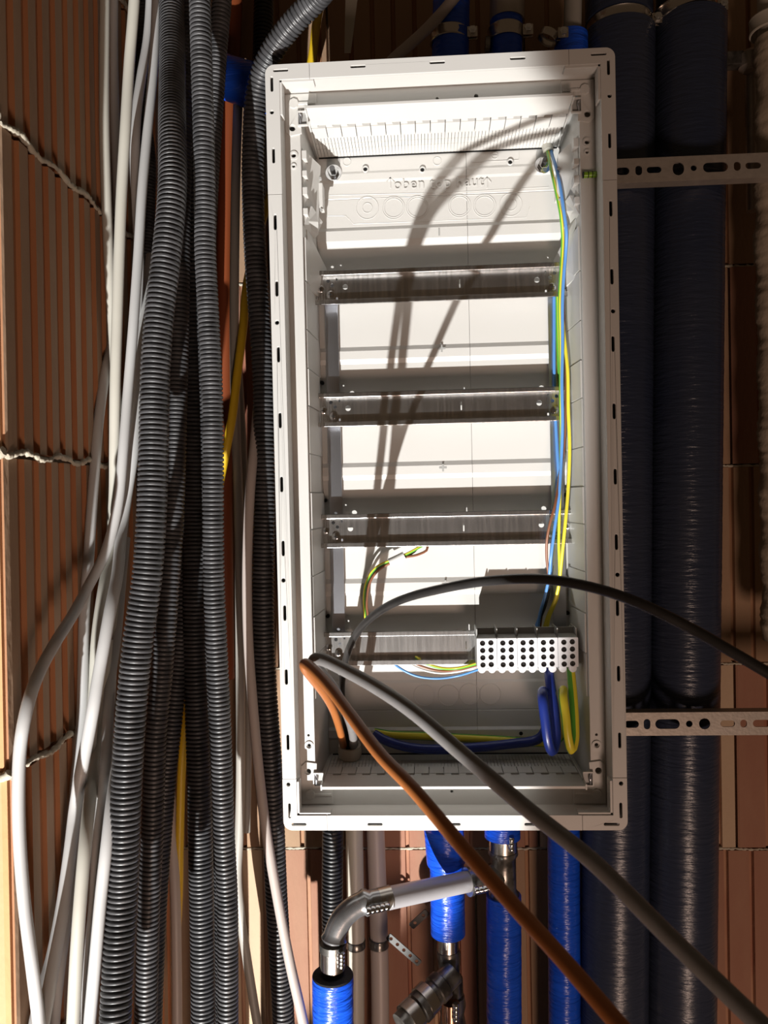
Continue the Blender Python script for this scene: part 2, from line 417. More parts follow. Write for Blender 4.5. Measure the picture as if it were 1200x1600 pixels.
# recessed rim walls between flange and ledge
LY = .027
m = MB()
for s in (-1, 1):
    a, b = sorted((s * IX, s * (IX + .002))); m.box(a, b, .003, LY + .002, -IZ - .002, IZ + .002)
    a, b = sorted((s * IZ, s * (IZ + .002))); m.box(-IX, IX, .003, LY + .002, a, b)
m.build('rim_wall', PL, cab)
m = MB()
for s in (-1, 1):
    a, b = sorted((s * (IX + .002), s * (W2 - .001))); m.box(a, b, .0185, .0195, -H2 + .002, H2 - .002)
    a, b = sorted((s * (W2 - .0022), s * (W2 - .001))); m.box(a, b, .003, .0185, -H2 + .002, H2 - .002)
    a, b = sorted((s * (IZ + .002), s * (H2 - .001))); m.box(-IX, IX, .0185, .0195, a, b)
    a, b = sorted((s * (H2 - .0022), s * (H2 - .001))); m.box(-W2 + .008, W2 - .008, .003, .0185, a, b)
m.build('slot_light_block', PLG, cab)  # skirt added behind the flange to keep light out of the slots
# ledge with its opening and screw holes
OX, OZT, OZB = .1415, .350, -.348
def ph(px, py, r): q = P(px, py, LY); return circ(float(q[0]), float(q[2]), r)
ledge_holes = [ph(456, 201, .0032), ph(918, 178, .0032), ph(484, 1205, .0032), ph(935, 1204, .0032),
               ph(683, 154, .0015), ph(744, 150, .0022), ph(706, 1237, .0016),
               ph(459, 243, .0022), ph(459, 260, .0014), ph(917, 222, .0022), ph(917, 238, .0014),
               ph(482, 1149, .0014), ph(483, 1165, .0020), ph(932, 1148, .0014), ph(932, 1164, .0020)]
plate('ledge', rrect(-IX, IX, -IZ, IZ), [rrect(-OX, OX, OZB, OZT)] + ledge_holes, LY, LY + .003, PL, cab, .0003)
MB().box(-IX + .001, -OX - .003, LY + .008, LY + .009, -IZ, IZ).box(OX + .003, IX - .001, LY + .008, LY + .009, -IZ, IZ).box(-IX, IX, LY + .008, LY + .009, OZT + .003, IZ).box(-IX, IX, LY + .008, LY + .009, -IZ, OZB - .003).build('ledge_backing', PLG, cab)
for (a, b, r) in ((459, 243, .0045), (917, 222, .0045), (483, 1165, .0048), (932, 1164, .0048), (459, 260, .0030), (917, 238, .0030)):
    q = P(a, b, LY)
    MB().lathe((q[0], LY - .001, q[2]), (q[0], LY + .0, q[2]), [(0, r * .85), (0, r), (1, r)], 20, cap=False).lathe((q[0], LY - .001, q[2]), (q[0], LY, q[2]), [(0, r * .85), (0, r * .6), (1, r * .6)], 20, cap=False).build('screw_boss', PL, cab)
# corner plates with boss, hole and spring latch
def corner_plate(s, t):
    if t > 0: z0, z1 = .3185, .3655
    else: z0, z1 = -.3655, -.3175
    zh = float(P(456, 201, LY)[2]) if t > 0 else float(P(484, 1205, LY)[2])
    hx = s * .1485 if True else 0
    xa, xb = sorted((s * .1225, s * .1560))
    if t > 0: out = [(.1560, .3655), (.1235, .3655), (.1235, .3500), (.1400, .3500), (.1400, .3335), (.1395, .3250), (.1560 - .005, .3230), (.1560, .3275)]
    else: out = [(.1560, .3655), (.1235, .3655), (.1235, .3480), (.1400, .3480), (.1400, .3315), (.1395, .3230), (.1560 - .005, .3215), (.1560, .3260)]
    o = [(s * x, t * z) for x, z in out]
    zl = .3395 * t
    q = [circ(s * .1490, zh, .0033)]
    e = plate('corner_plate', o, q, LY - .0016, LY + .0, PL, cab, .0005)
    m = MB().cyl((s * .1470, LY - .0035, t * .3555), (s * .1470, LY - .001, t * .3555), .0052, n=8)
    a, b = sorted((s * .1250, s * .1425)); m.box(a, b, LY - .003, LY - .001, t * .3555 - .0012, t * .3555 + .0012)
    m.build('plate_boss', PL, e, bev=.0003)
    # latch pocket: frame, dark inside, spring
    a, b = sorted((s * .1325, s * .1435))
    plate('latch_frame', rrect(a, b, zl - .0075, zl + .0075, .001), [rrect(a + .0012, b - .0012, zl - .0062, zl + .0062)], LY - .0045, LY - .0015, PL, e, .0003)
    MB().box(a + .001, b - .001, LY - .0018, LY - .0012, zl - .006, zl + .006).build('latch_pocket', PLG, e)
    c, _ = spline([(s * .1415, LY - .002, zl + .005), (s * .1398, LY - .005, zl + .001), (s * .1405, LY - .003, zl - .005)], .001)
    sweep('latch_spring', c, .0012, STRIP, e, 8)
for a in (-1, 1):
    for b in (-1, 1): corner_plate(a, b)
# body walls
YBK = .105
BX, BZT, BZB = .1365, .3345, -.3405
m = MB()
for s in (-1, 1):
    m.hexa([(s * OX, LY + .003, OZB - .004), (s * BX, YBK + .003, BZB - .004), (s * (BX + .003), YBK + .003, BZB - .004), (s * (OX + .003), LY + .003, OZB - .004),
            (s * OX, LY + .003, OZT + .004), (s * BX, YBK + .003, BZT + .004), (s * (BX + .003), YBK + .003, BZT + .004), (s * (OX + .003), LY + .003, OZT + .004)])
    m.hexa([(-OX, LY + .003, OZT if s > 0 else OZB), (-BX, YBK + .003, BZT if s > 0 else BZB), (BX, YBK + .003, BZT if s > 0 else BZB), (OX, LY + .003, OZT if s > 0 else OZB),
            (-OX, LY + .003, (OZT if s > 0 else OZB) + s * .003), (-BX, YBK + .003, (BZT if s > 0 else BZB) + s * .003), (BX, YBK + .003, (BZT if s > 0 else BZB) + s * .003), (OX, LY + .003, (OZT if s > 0 else OZB) + s * .003)])
m.build('body_wall', PL, cab)
# wall lining pads, stepped, with narrow gaps
gl = [P(895, q, .07)[2] for q in (372, 439, 513, 572, 629, 702, 761, 817, 888, 950, 1010, 1075)]
for s in (-1, 1):
    for i in range(len(gl) - 1):
        z1, z0 = gl[i] - .0006, gl[i + 1] + .0006; th = .0011 + .0007 * (i % 3 == 0)
        y0, y1 = LY + .006, YBK - .004 - .012 * (i % 2)
        f = lambda y: BX + (OX - BX) * (YBK - y) / (YBK - LY)
        MB().hexa([(s * (f(y0) - th), y0, z0), (s * (f(y1) - th), y1, z0), (s * f(y1), y1, z0), (s * f(y0), y0, z0),
                   (s * (f(y0) - th), y0, z1), (s * (f(y1) - th), y1, z1), (s * f(y1), y1, z1), (s * f(y0), y0, z1)]).build('wall_pad', PL, cab)
# back panel profile (extruded along x)
def zy(py): return float(P(690, py, YBK)[2])
prof = [(BZT, 0), (zy(262), 0), (zy(266), -.0010), (zy(276), -.0010), (zy(280), 0), (zy(304), 0), (zy(305), .0006), (zy(306), 0), (zy(350), -.0002), (zy(356), -.0028), (zy(372), -.0028), (zy(381), 0)]
for c in (538, 720, 902):
    prof += [(zy(c), 0), (zy(c + 7), -.0028), (zy(c + 20), -.0028), (zy(c + 27), 0)]
prof += [(zy(1062), 0), (zy(1066), -.001), (zy(1108), -.001), (zy(1109), -.0004), (zy(1110), -.001), (zy(1135), -.001), (zy(1139), -.004), (zy(1150), -.004), (zy(1155), 0), (BZB, 0)]
segs = [(-BX, .0265 - .0002), (.0265 + .0002, BX)]
pv = []
for zz, dy in prof: pv.append((zz, YBK + dy))
m = MB()
for xa, xb in ((-BX, .0320), (.0324, BX)):
    n = len(pv); v = [(xa, y, z) for z, y in pv] + [(xb, y, z) for z, y in pv] + [(xa, YBK + .003, z) for z, y in pv] + [(xb, YBK + .003, z) for z, y in pv]
    f = []
    for i in range(n - 1):
        f += [(i, n + i, n + i + 1, i + 1), (2 * n + i, 2 * n + i + 1, 3 * n + i + 1, 3 * n + i), (i, i + 1, 2 * n + i + 1, 2 * n + i), (n + i, 3 * n + i, 3 * n + i + 1, n + i + 1)]
    m.add(v, f)
bpnl = m.build('back_panel', PL, cab)
MB().box(-BX, BX, YBK + .0031, YBK + .0036, BZB, BZT).build('rear_skin', PLG, bpnl)
# round knock-outs as fine raised rings
def ring(cx, cz, r, w_, h, y=YBK, n=28):
    m = MB(); v = []; f = []
    for k, (rr, yy) in enumerate(((r - w_ / 2, y + .0002), (r - w_ / 4, y - h), (r + w_ / 4, y - h), (r + w_ / 2, y + .0002))):
        for i in range(n): a = 2 * math.pi * i / n; v.append((cx + rr * math.cos(a), yy, cz + rr * math.sin(a)))
    for k in range(3):
        for i in range(n): f.append((k * n + i, (k + 1) * n + i, (k + 1) * n + (i + 1) % n, k * n + (i + 1) % n))
    return m.add(v, f)
def knock(px, py, rs, off=0):
    q = P(px, py, YBK)
    m = MB()
    for r in rs:
        a = ring(q[0], q[2], r, .0011, .0006, YBK + off); m.add(a.v, a.f)
    m.build('knock_out', PL, bpnl, smooth=True)
for a, b, rs in ((574, 325, (.0125, .0055)), (615, 325, (.0125, .0105)), (652, 324, (.0125, .0105)), (718, 322, (.0125, .0105)), (757, 322, (.0125, .0105)), (798, 320, (.0125, .0065))): knock(a, b, rs)
for a, b in ((663, 1086), (701, 1086), (734, 1084), (766, 1084)): knock(a, b, (.0118,), -.001)
for a, b in ((542, 253), (683, 252)): knock(a, b, (.0045,))
def strip_line(pts, r=.0005):
    c, _ = spline([tuple(P(a, b, YBK)) for a, b in pts], .003); return c
for L in ([(514, 305), (700, 301), (858, 292)], [(583, 310), (700, 306), (812, 302)], [(545, 341), (552, 350), (690, 345), (822, 340), (828, 323)], [(512, 337), (540, 337), (546, 344)]):
    c = []
    for a, b in zip(L[:-1], L[1:]):
        c += [P(a[0] + (b[0] - a[0]) * t, a[1] + (b[1] - a[1]) * t, YBK) for t in np.linspace(0, 1, 6)]
    sweep('panel_rib', np.array(c), .0005, PL, bpnl, 6)
# embossed words
def words(txt, px, py, size, m, parent, name, off=.0006, th=.0004, font_sx=1.0):
    cu = bpy.data.curves.new('t', 'FONT'); cu.body = txt; cu.size = size; cu.extrude = th; cu.align_x = 'CENTER'; cu.align_y = 'CENTER'; cu.resolution_u = 3
    cu.space_character = font_sx
    o = bpy.data.objects.new('t', cu); COL.objects.link(o); dg = bpy.context.evaluated_depsgraph_get(); dg.update()
    me = bpy.data.meshes.new_from_object(o.evaluated_get(dg)); bpy.data.objects.remove(o)
    q = P(px, py, YBK); n = len(me.vertices); a = np.empty(n * 3, 'f'); me.vertices.foreach_get('co', a); a = a.reshape(-1, 3)
    a = np.stack([a[:, 0] + q[0], YBK - off - a[:, 2], a[:, 1] + q[2]], 1); me.vertices.foreach_set('co', a.ravel())
    me.name = name; me.materials.clear(); me.materials.append(m); return link(name, me, parent)
PLE = PL
words('oben top haut', 685, 287, .0165, PLE, bpnl, 'embossed_lettering', off=.0012, font_sx=1.06)
for a in (610, 761):
    q = P(a, 286, YBK); m = MB()
    m.box(q[0] - .0005, q[0] + .0005, YBK - .001, YBK, q[2] - .006, q[2] + .006)
    for s in (-1, 1):
        m.hexa([(q[0], YBK - .001, q[2] + .0065), (q[0], YBK, q[2] + .0065), (q[0] + s * .0045, YBK, q[2] + .001), (q[0] + s * .0045, YBK - .001, q[2] + .001),
                (q[0], YBK - .001, q[2] + .0053), (q[0], YBK, q[2] + .0053), (q[0] + s * .0045, YBK, q[2] - .0002), (q[0] + s * .0045, YBK - .001, q[2] - .0002)])
    m.build('embossed_arrow', PLE, bpnl)
q = P(773, 243, YBK)
plate('name_plate', rrect(q[0] - .027, q[0] + .027, q[2] - .0065, q[2] + .0065, .0008), [rrect(q[0] - .0264, q[0] + .0264, q[2] - .0059, q[2] + .0059, .0006)], YBK - .0006, YBK, PL, bpnl)
m = MB(); a = ring(q[0], q[2], .0036, .0009, .0006); m.add(a.v, a.f); m.box(q[0] - .0026, q[0] + .0026, YBK - .0006, YBK, q[2] - .0004, q[2] + .0004); m.build('plate_stud', PL, bpnl)
# + shaped and round openings: thin dark recess with a raised collar
for a, b in ((690, 545), (692, 731), (696, 912)):
    q = P(a, b, YBK); y = YBK - .0028 - .0004; L, w_ = .0042, .0010
    out = [(-w_, -L), (w_, -L), (w_, -w_), (L, -w_), (L, w_), (w_, w_), (w_, L), (-w_, L), (-w_, w_), (-L, w_), (-L, -w_), (-w_, -w_)]
    plate('cross_cutout', [(q[0] + x, q[2] + z) for x, z in out], [], y, y + .0005, PLG, bpnl)
q = P(686, 364, YBK); plate('slot_cutout', slot(q[0], q[2], .0016, .0085), [], YBK - .0033, YBK - .0028, PLG, bpnl)
for a, b in ((571, 265), (660, 266), (797, 254)):
    q = P(a, b, YBK); m = MB(); r_ = ring(q[0], q[2], .0030, .0016, .0012, YBK - .001); m.add(r_.v, r_.f); m.cyl((q[0], YBK - .0011, q[2]), (q[0], YBK, q[2]), .0019, m=1, n=12)
    m.build('pin_hole', [PL, HOLE], bpnl)
for a, b in ((498, 412), (503, 598), (508, 782), (512, 963), (613, 1147), (814, 1146), (887, 958), (884, 773)):
    q = P(a, b, YBK - .004); q2 = (q[0], q[1], q[2]); MB().cyl((q[0], YBK - .0042, q[2]), (q[0], YBK + .001, q[2]), .0022, m=0, n=12).build('pin_hole', HOLE, bpnl)
# keyhole bolts
for a, b in ((521, 270), (849, 258)):
    q = P(a, b, YBK - .002); x, z = q[0], q[2]
    plate('keyhole_recess', slot(x, z + .006, .015, .030), [], YBK - .0005, YBK + .0, PLG, bpnl)
    m = MB().cyl((x, YBK - .0025, z), (x, YBK - .0005, z), .0092, n=28)
    e = m.build('bolt_washer', CHROME, cab, smooth=True, bev=.0003)
    MB().cyl((x, YBK - .0085, z), (x, YBK - .0025, z), .0062, n=6).build('bolt_nut', CHROME, e, bev=.0005)
    MB().cyl((x, YBK - .015, z), (x, YBK - .0085, z), .0030, n=16).build('bolt_stud', SCREW, e, smooth=True)
# cable-entry combs, top and bottom
def comb(s):
    def zq(y):  # wall line
        return (BZT + (OZT - BZT) * (YBK - y) / (YBK - LY - .003)) if s > 0 else (BZB + (OZB - BZB) * (YBK - y) / (YBK - LY - .003))
    m = MB(); X = .1325; y0, y1, y2, y3 = .0100, .040, .064, YBK - .002
    surf = lambda y: (.3425 + (.3335 - .3425) * (y - .01) / .095) if s > 0 else (-.3415 + (-.3395 + .3415) * (y - .01) / .095)
    t = lambda y, h: surf(y) + s * .003 - s * h
    def slab(xa, xb, ya, yb, ha, hb, lo=0.0):
        m.hexa([(xa, ya, t(ya, ha)), (xb, ya, t(ya, ha)), (xb, yb, t(yb, hb)), (xa, yb, t(yb, hb)),
                (xa, ya, t(ya, lo)), (xb, ya, t(ya, lo)), (xb, yb, t(yb, lo)), (xa, yb, t(yb, lo))])
    slab(-X, X, y0, y1, .0030, .0034)
    e = m.build('comb_flap', PL, cab, bev=.0004)
    # cheeks at both ends
    for q in (-1, 1):
        a, b = sorted((q * X, q * (X + .0016))); m = MB()
        m.hexa([(a, y0, t(y0, .0045)), (b, y0, t(y0, .0045)), (b, YBK, t(YBK, .003)), (a, YBK, t(YBK, .003)), (a, y0, t(y0, -.001)), (b, y0, t(y0, -.001)), (b, YBK, t(YBK, -.001)), (a, YBK, t(YBK, -.001))])
        m.build('comb_cheek', PL, e)
    N = 17; wd = 2 * X / N
    for i in range(N):   # castellated teeth
        xa = -X + i * wd + .0004; xb = xa + wd - .0008
        m = MB(); slab_y = y1 + (.0 if i % 2 else .0)
        def sl(xa, xb, ya, yb, h):
            m.hexa([(xa, ya, t(ya, h)), (xb, ya, t(ya, h)), (xb, yb, t(yb, h)), (xa, yb, t(yb, h)), (xa, ya, t(ya, 0)), (xb, ya, t(ya, 0)), (xb, yb, t(yb, 0)), (xa, yb, t(yb, 0))])
        sl(xa, xa + wd * .45, y1 - .001, y1 + .0035, .0034); sl(xa, xb, y1 + .0055, y2, .0030)
        m.build('comb_tooth', PL, e)
    m = MB(); rp = .0036; k = int(2 * X / rp)
    for i in range(k):   # fine ribs
        xa = -X + i * rp + .0003
        def sl(xa, xb, ya, yb, h):
            m.hexa([(xa, ya, t(ya, h)), (xb, ya, t(ya, h)), (xb, yb, t(yb, h)), (xa, yb, t(yb, h)), (xa, ya, t(ya, 0)), (xb, ya, t(ya, 0)), (xb, yb, t(yb, 0)), (xa, yb, t(yb, 0))])
        for ya, yb in ((y2 + .001, y2 + .012), (y2 + .0125, y2 + .022), (y2 + .0225, y3)): sl(xa, xa + rp - .0005, ya, yb, .0022)
    o = m.build('comb_ribs', PL, e); o['kind'] = 'stuff'
    MB().box(-X, X, YBK - .0015, YBK - .0004, min(BZT * (s > 0) + BZB * (s < 0), (BZT if s > 0 else BZB) - s * .0012), max(BZT * (s > 0) + BZB * (s < 0), (BZT if s > 0 else BZB) - s * .0012)).build('comb_gap', HOLE, e)
comb(1); comb(-1)
# side bracket modules near the top of each inner wall
def bracket(s):
    x1 = OX - .0005; e = MB()
    zt_, zb_ = .3165, .235
    e.hexa([(s * (x1 - .012), .060, zb_ + .012), (s * x1, .033, zb_ + .004), (s * x1, .085, zb_), (s * (x1 - .008), .088, zb_ + .008),
            (s * (x1 - .016), .060, zt_ - .010), (s * x1, .033, zt_ - .002), (s * x1, .085, zt_), (s * (x1 - .012), .088, zt_ - .004)])
    b = e.build('side_bracket', PL, cab, bev=.0005)
    for z, hgt in ((.306, .009), (.287, .006), (.269, .008), (.248, .007)):
        a, c = sorted((s * (x1 - .0050), s * (x1 + .001))); MB().box(a, c, .0305, .045, z - hgt / 2, z + hgt / 2).build('bracket_lug', PL, b, bev=.0004)
    a, c = sorted((s * (x1 - .0175), s * (x1 - .0135))); m = MB()
    m.box(a, c, .058, .075, .262, .288); m.build('bracket_clip', PL, b, bev=.0006)
    for z in (.259, .292): MB().cyl((s * (x1 - .0155), .0565, z), (s * (x1 - .0155), .060, z), .0014, n=10).build('bracket_pin', PLG, b)
    # sloped gusset below
    m = MB(); m.hexa([(s * (OX - .001), LY + .006, .235), (s * OX, YBK - .005, .235), (s * (OX + .001), YBK - .005, .235), (s * (OX + .001), LY + .006, .235),
                      (s * (OX - .009), LY + .012, .256), (s * (OX - .014), YBK - .02, .256), (s * OX, YBK - .02, .256), (s * OX, LY + .012, .256)])
    m.build('bracket_gusset', PL, b)
    m = MB(); m.hexa([(s * (OX - .002), LY + .02, .175), (s * (BX - .004), YBK - .001, .175), (s * BX, YBK - .001, .175), (s * OX, LY + .02, .175),
                      (s * (OX - .002), LY + .02, .235), (s * (BX - .010), YBK - .001, .21), (s * BX, YBK - .001, .21), (s * OX, LY + .02, .235)])
    m.build('bracket_web', PL, b)
bracket(-1); bracket(1)
# vertical metal straps behind the rails
for pa, pb, mm in ((509, 528, STRIP), (857, 874, STRIP)):
    c0 = P((pa + pb) / 2, 500, .099); c1 = P((pa + pb) / 2 + 10, 950, .099); xc = (c0[0] + c1[0]) / 2
    MB().box(xc - .0072, xc + .0072, .0985, .1000, -.215, .20).build('vertical_strap', mm, cab, bev=.0003)
# spirit-level vial in the right ledge
q = P(922, 273, LY - .002)
MB().cyl((q[0] - .0065, LY - .002, q[2]), (q[0] + .0065, LY - .002, q[2]), .0030, n=14).build('level_vial', VIAL, cab, smooth=True)
for dx in (-.0068, -.002, .002, .0068): MB().cyl((q[0] + dx - .0004, LY - .002, q[2]), (q[0] + dx + .0004, LY - .002, q[2]), .0032, n=14).build('vial_mark', HOLE, cab)
# top-hat rails
def rail(zc, x0, x1, x_mid_hole):
    yf, yr = .0820, .0885; t = .0011; hh = .0185
    # hat: lips at front, recess behind
    e = empty('mounting_rail', (0, yr, zc)); e.parent = cab; e.location = Vector((0, yr, zc)) - cab.location
    holes = [circ(x0 + .033, zc + .002, .0030), circ(x1 - .033, zc + .002, .0030), slot(x_mid_hole, zc + .001, .0014, .009), circ(x_mid_hole, zc + .001, .0019, 10)]
    hsm = [circ(x0 + .014, zc + .009, .0020, 10), circ(x0 + .0185, zc + .004, .0020, 10), circ(x1 - .014, zc + .009, .0020, 10), circ(x1 - .0185, zc + .004, .0020, 10)]
    hsm += [slot(x0 + .0235, zc + s_ * .0105, .0020, .0030) for s_ in (-1, 1)] + [slot(x1 - .0235, zc + s_ * .0105, .0020, .0030) for s_ in (-1, 1)]
    p = plate('rail_web', rrect(x0 + .002, x1 - .002, zc - .0135, zc + .0135), [holes[0], holes[1], holes[2]] + hsm, yr, yr + t, STEEL, None)
    p.parent = e; p.location = -Vector((0, yr, zc))
    m = MB()
    for s in (-1, 1):
        a, b = sorted((zc + s * .0135, zc + s * .0146)); m.box(x0, x1, yf, yr + t, a, b)
        a, b = sorted((zc + s * .0135, zc + s * hh)); m.box(x0, x1, yf - t, yf, a, b)
        a, b = sorted((zc + s * (hh - .0008), zc + s * hh)); m.box(x0, x1, yf - t, yf + .0015, a, b)
    o = m.build('rail_lip', STEEL, None, bev=.0003); o.parent = e; o.location = -Vector((0, yr, zc))
    for s, xe in ((1, x0), (-1, x1)):
        for dx, dz, r in ((.0165, -.0065, .0042), (.0055, .0, .0038)):
            x = xe + s * dx
            m = MB().lathe((x, yr - .0030, zc + dz), (x, yr, zc + dz), [(0, r * .6), (.3, r), (1, r)], 16)
            m.box(x - r * .55, x + r * .55, yr - .0032, yr - .0029, zc + dz - .0003, zc + dz + .0003, 1).box(x - .0003, x + .0003, yr - .0032, yr - .0029, zc + dz - r * .55, zc + dz + r * .55, 1)
            o = m.build('rail_screw', [CHROME, HOLE], None, smooth=True); o.parent = e; o.location = -Vector((0, yr, zc))
    return e
for zc, a, b, mx in ((.1830, -.1375, .1385, .0215), (.0490, -.1375, .1385, .0205), (-.0845, -.1380, .1385, .0205), (-.2150, -.1380, .1375, .0205)):
    rail(zc, a, b, float(mx))

# ================================================================= TERMINAL BLOCKS
blk = []
posn = ['leftmost', 'second', 'middle', 'fourth', 'rightmost']
XB0 = float(P(745, 1020, .043)[0]); XB1 = float(P(904, 1020, .043)[0]); bw = (XB1 - XB0) / 5
ztop = float(P(820, 997, .043)[2]); zbot = float(P(820, 1043, .043)[2])
lab = ['white terminal block on the bottom rail, the leftmost, next to the bare rail', 'white terminal block on the bottom rail, second from the left',
       'white terminal block in the middle of the row of five', 'white terminal block with the thick blue wire leaving it below',
       'white terminal block at the right end, thick green and yellow wire below']
for k in range(5):
    x0 = XB0 + k * bw + .0002; x1 = x0 + bw - .0004; xm = (x0 + x1) / 2
    e = empty('terminal_block', (xm, .082, (ztop + zbot) / 2), lab[k], 'terminal block', 'terminal blocks on the bottom rail')
    m = MB(); m.hexa([(x0, .046, zbot), (x1, .046, zbot), (x1, .078, zbot - .002), (x0, .078, zbot - .002), (x0, .046, ztop), (x1, .046, ztop), (x1, .078, ztop + .004), (x0, .078, ztop + .004)])
    m.build('housing', PLG, e, bev=.0005)
    holes = []
    for c in range(2):
        for r in range(4):
            holes.append((xm + (c - .5) * bw * .41, ztop - .0045 - r * (ztop - zbot - .008) / 3 - (.0 if c else .0004)))
    plate('face', rrect(x0, x1, zbot, ztop, .0008), [circ(a, b, .00285, 14) for a, b in holes], .043, .046, PLT, e, .0003)
    for a, b in holes:
        m = MB().cyl((a, .0450, b), (a, .0458, b), .0026, n=12, m=0); t = random.uniform(0, 3)
        d = Vector((math.cos(t), 0, math.sin(t))) * .0020; n_ = Vector((-math.sin(t), 0, math.cos(t))) * .0004
        cpt = Vector((a, .0447, b)); m.hexa([cpt - d - n_, cpt + d - n_, cpt + d - n_ + Vector((0, .0004, 0)), cpt - d - n_ + Vector((0, .0004, 0)), cpt - d + n_, cpt + d + n_, cpt + d + n_ + Vector((0, .0004, 0)), cpt - d + n_ + Vector((0, .0004, 0))], 1)
        m.build('clamp_screw', [SCREW, HOLE], e)
    m = MB()
    for dx in (-.25, .25): m.cyl((xm + dx * bw, .047, zbot - .0025), (xm + dx * bw, .060, zbot - .0025), .0040, n=14)
    m.build('wire_funnel', PLT, e, smooth=True)
    m = MB(); m.box(x0 + .0004, x1 - .0004, .060, .0615, ztop, ztop + .0085); m.box(x0 - .0, x0 + .0012, .050, .080, ztop - .001, ztop + .0088)
    if k == 4: m.box(x1 - .0012, x1, .050, .080, ztop - .001, ztop + .0088)
    m.build('top_rib', PLG, e, bev=.0002)

# ================================================================= WIRES IN THE CABINET
gy = lambda k: 1 if k % 14 in (0, 1, 2, 7, 8) else 0
def wire(label, px, r, m, Y=.075, matf=None, group=None, tw=0.0, name='wire', st=.004): return cable(name, label, 'wire', px, r, m, Y, None, group, 14, matf, step=st, twist=tw)
wire('light blue wire hanging down the right inner wall from the top grommet', [(861, 234, .098), (863, 243, .088), (869, 262, .064), (876, 295, .052), (881, 330, .050), (885, 362, .055), (884, 395, .064), (881, 430, .066), (879, 470, .066), (879, 540, .066), (878, 600, .064), (879, 660, .066), (877, 720, .070), (873, 780, .066), (866, 830, .066), (861, 870, .070), (858, 900, .080), (852, 930, .085), (843, 962, .090), (840, 990, .0945)], .0017, WB)
wire('green and yellow wire beside the blue one below the top grommet', [(855, 234, .098), (857, 243, .090), (862, 268, .070), (869, 300, .060), (876, 335, .058), (879, 370, .066), (878, 400, .070), (876, 430, .070), (874, 475, .070), (875, 520, .072), (876, 575, .072), (876, 625, .071), (877, 680, .076), (876, 740, .080), (874, 800, .078), (873, 850, .080), (874, 900, .082), (870, 935, .088), (858, 965, .091), (854, 990, .0950)], .0017, [WY, WG], matf=gy, tw=.01)
wire('darker blue wire lying deep in the shaded right channel', [(866, 462, .0955), (866, 520, .0955), (866, 580, .0952), (868, 650, .0950), (871, 710, .0930), (873, 752, .0925), (869, 800, .0925), (864, 835, .0930), (861, 870, .0935), (859, 905, .0935), (849, 945, .0935), (836, 985, .0955)], .0018, WB)
wire('yellow and green wire lying deep in the shaded right channel', [(870, 462, .0955), (871, 520, .0955), (873, 570, .0952), (875, 610, .0945)], .0018, [WY, WG], matf=gy)
wire('brown wire curving down the right side past the lower rails', [(879, 440, .072), (882, 520, .074), (884, 580, .074), (884, 640, .070), (881, 700, .075), (875, 740, .074), (867, 790, .062), (860, 815, .062), (855, 840, .066), (854, 868, .074), (857, 900, .084), (856, 920, .090), (848, 950, .0925), (843, 985, .0955)], .0015, WBR)
wire('bright yellow wire hanging in a long bow at the right', [(878, 470, .074), (880, 510, .073), (884, 548, .068), (887, 580, .064), (888, 640, .062), (890, 700, .064), (888, 760, .064), (884, 810, .060), (880, 850, .064), (876, 890, .072), (873, 915, .078), (867, 938, .084), (857, 960, .0885), (849, 985, .0945)], .0018, [WY, WG], matf=lambda k: 1 if k % 14 in (6, 7, 8) else 0)
wire('black wire ending behind the terminal blocks', [(860, 905, .087), (857, 925, .088), (851, 948, .0900), (843, 968, .0930), (838, 990, .0960)], .0019, WBK)
# grey sheath at the top right grommet
tag(cable('cable_sheath', None, None, [(853, 214, .104), (854, 225, .101), (857, 237, .096)], .0058, [CC_], step=.003), 'short grey cable end poking through the top comb at the right', 'cable')
# heavy wires at the bottom
R5 = .0052
wire('thick dark blue wire looping below the terminal blocks and along the bottom', [(857, 1040, .060), (859, 1062, .052), (864, 1095, .046), (868, 1130, .044), (868, 1160, .042), (863, 1174, .036), (857, 1160, .030), (852, 1125, .028), (848, 1092, .032), (848, 1080, .042), (853, 1088, .055), (857, 1112, .068), (853, 1138, .076), (840, 1155, .080), (800, 1162, .081), (740, 1168, .081), (690, 1171, .081), (640, 1168, .081), (605, 1158, .083), (585, 1147, .090)], R5, WDB, tw=0)
wire('thick green and yellow wire looping down at the bottom right corner', [(891, 1040, .060), (893, 1062, .054), (896, 1095, .048), (898, 1130, .044), (898, 1155, .040), (893, 1172, .034), (887, 1150, .030), (884, 1120, .030), (880, 1090, .034), (880, 1078, .044), (881, 1090, .060), (882, 1115, .074), (881, 1140, .082), (868, 1158, .0865), (835, 1160, .093), (780, 1156, .0930), (720, 1153, .0930), (660, 1150, .0930), (610, 1148, .0935), (585, 1144, .0950)], .0046, [WY, WG], matf=gy)
# arcs under the bottom rail
for lbl, mm, px, r in (('green and yellow wire in the arc under the bottom rail', [WY, WG], [(640, 1018), (660, 1034), (690, 1044), (715, 1044), (748, 1036)], .0016),
                       ('white wire in the arc under the bottom rail', WW, [(622, 1020), (645, 1040), (680, 1051), (712, 1050), (748, 1041)], .0012),
                       ('brown wire in the arc under the bottom rail', WBR, [(628, 1018), (652, 1038), (686, 1048), (714, 1047), (748, 1039)], .0013),
                       ('light blue wire lowest in the arc under the bottom rail', WB, [(600, 1020), (622, 1042), (650, 1056), (682, 1060), (715, 1056), (748, 1046)], .0013)):
    y = {'g': .0835, 'w': .0870, 'b': .0845, 'l': .0850}[lbl[0]]
    wire(lbl, [(a, b, y + (.014 if i == 0 else 0) - (.015 if i == len(px) - 1 else 0)) for i, (a, b) in enumerate(px)], r, mm, matf=gy if isinstance(mm, list) else None)
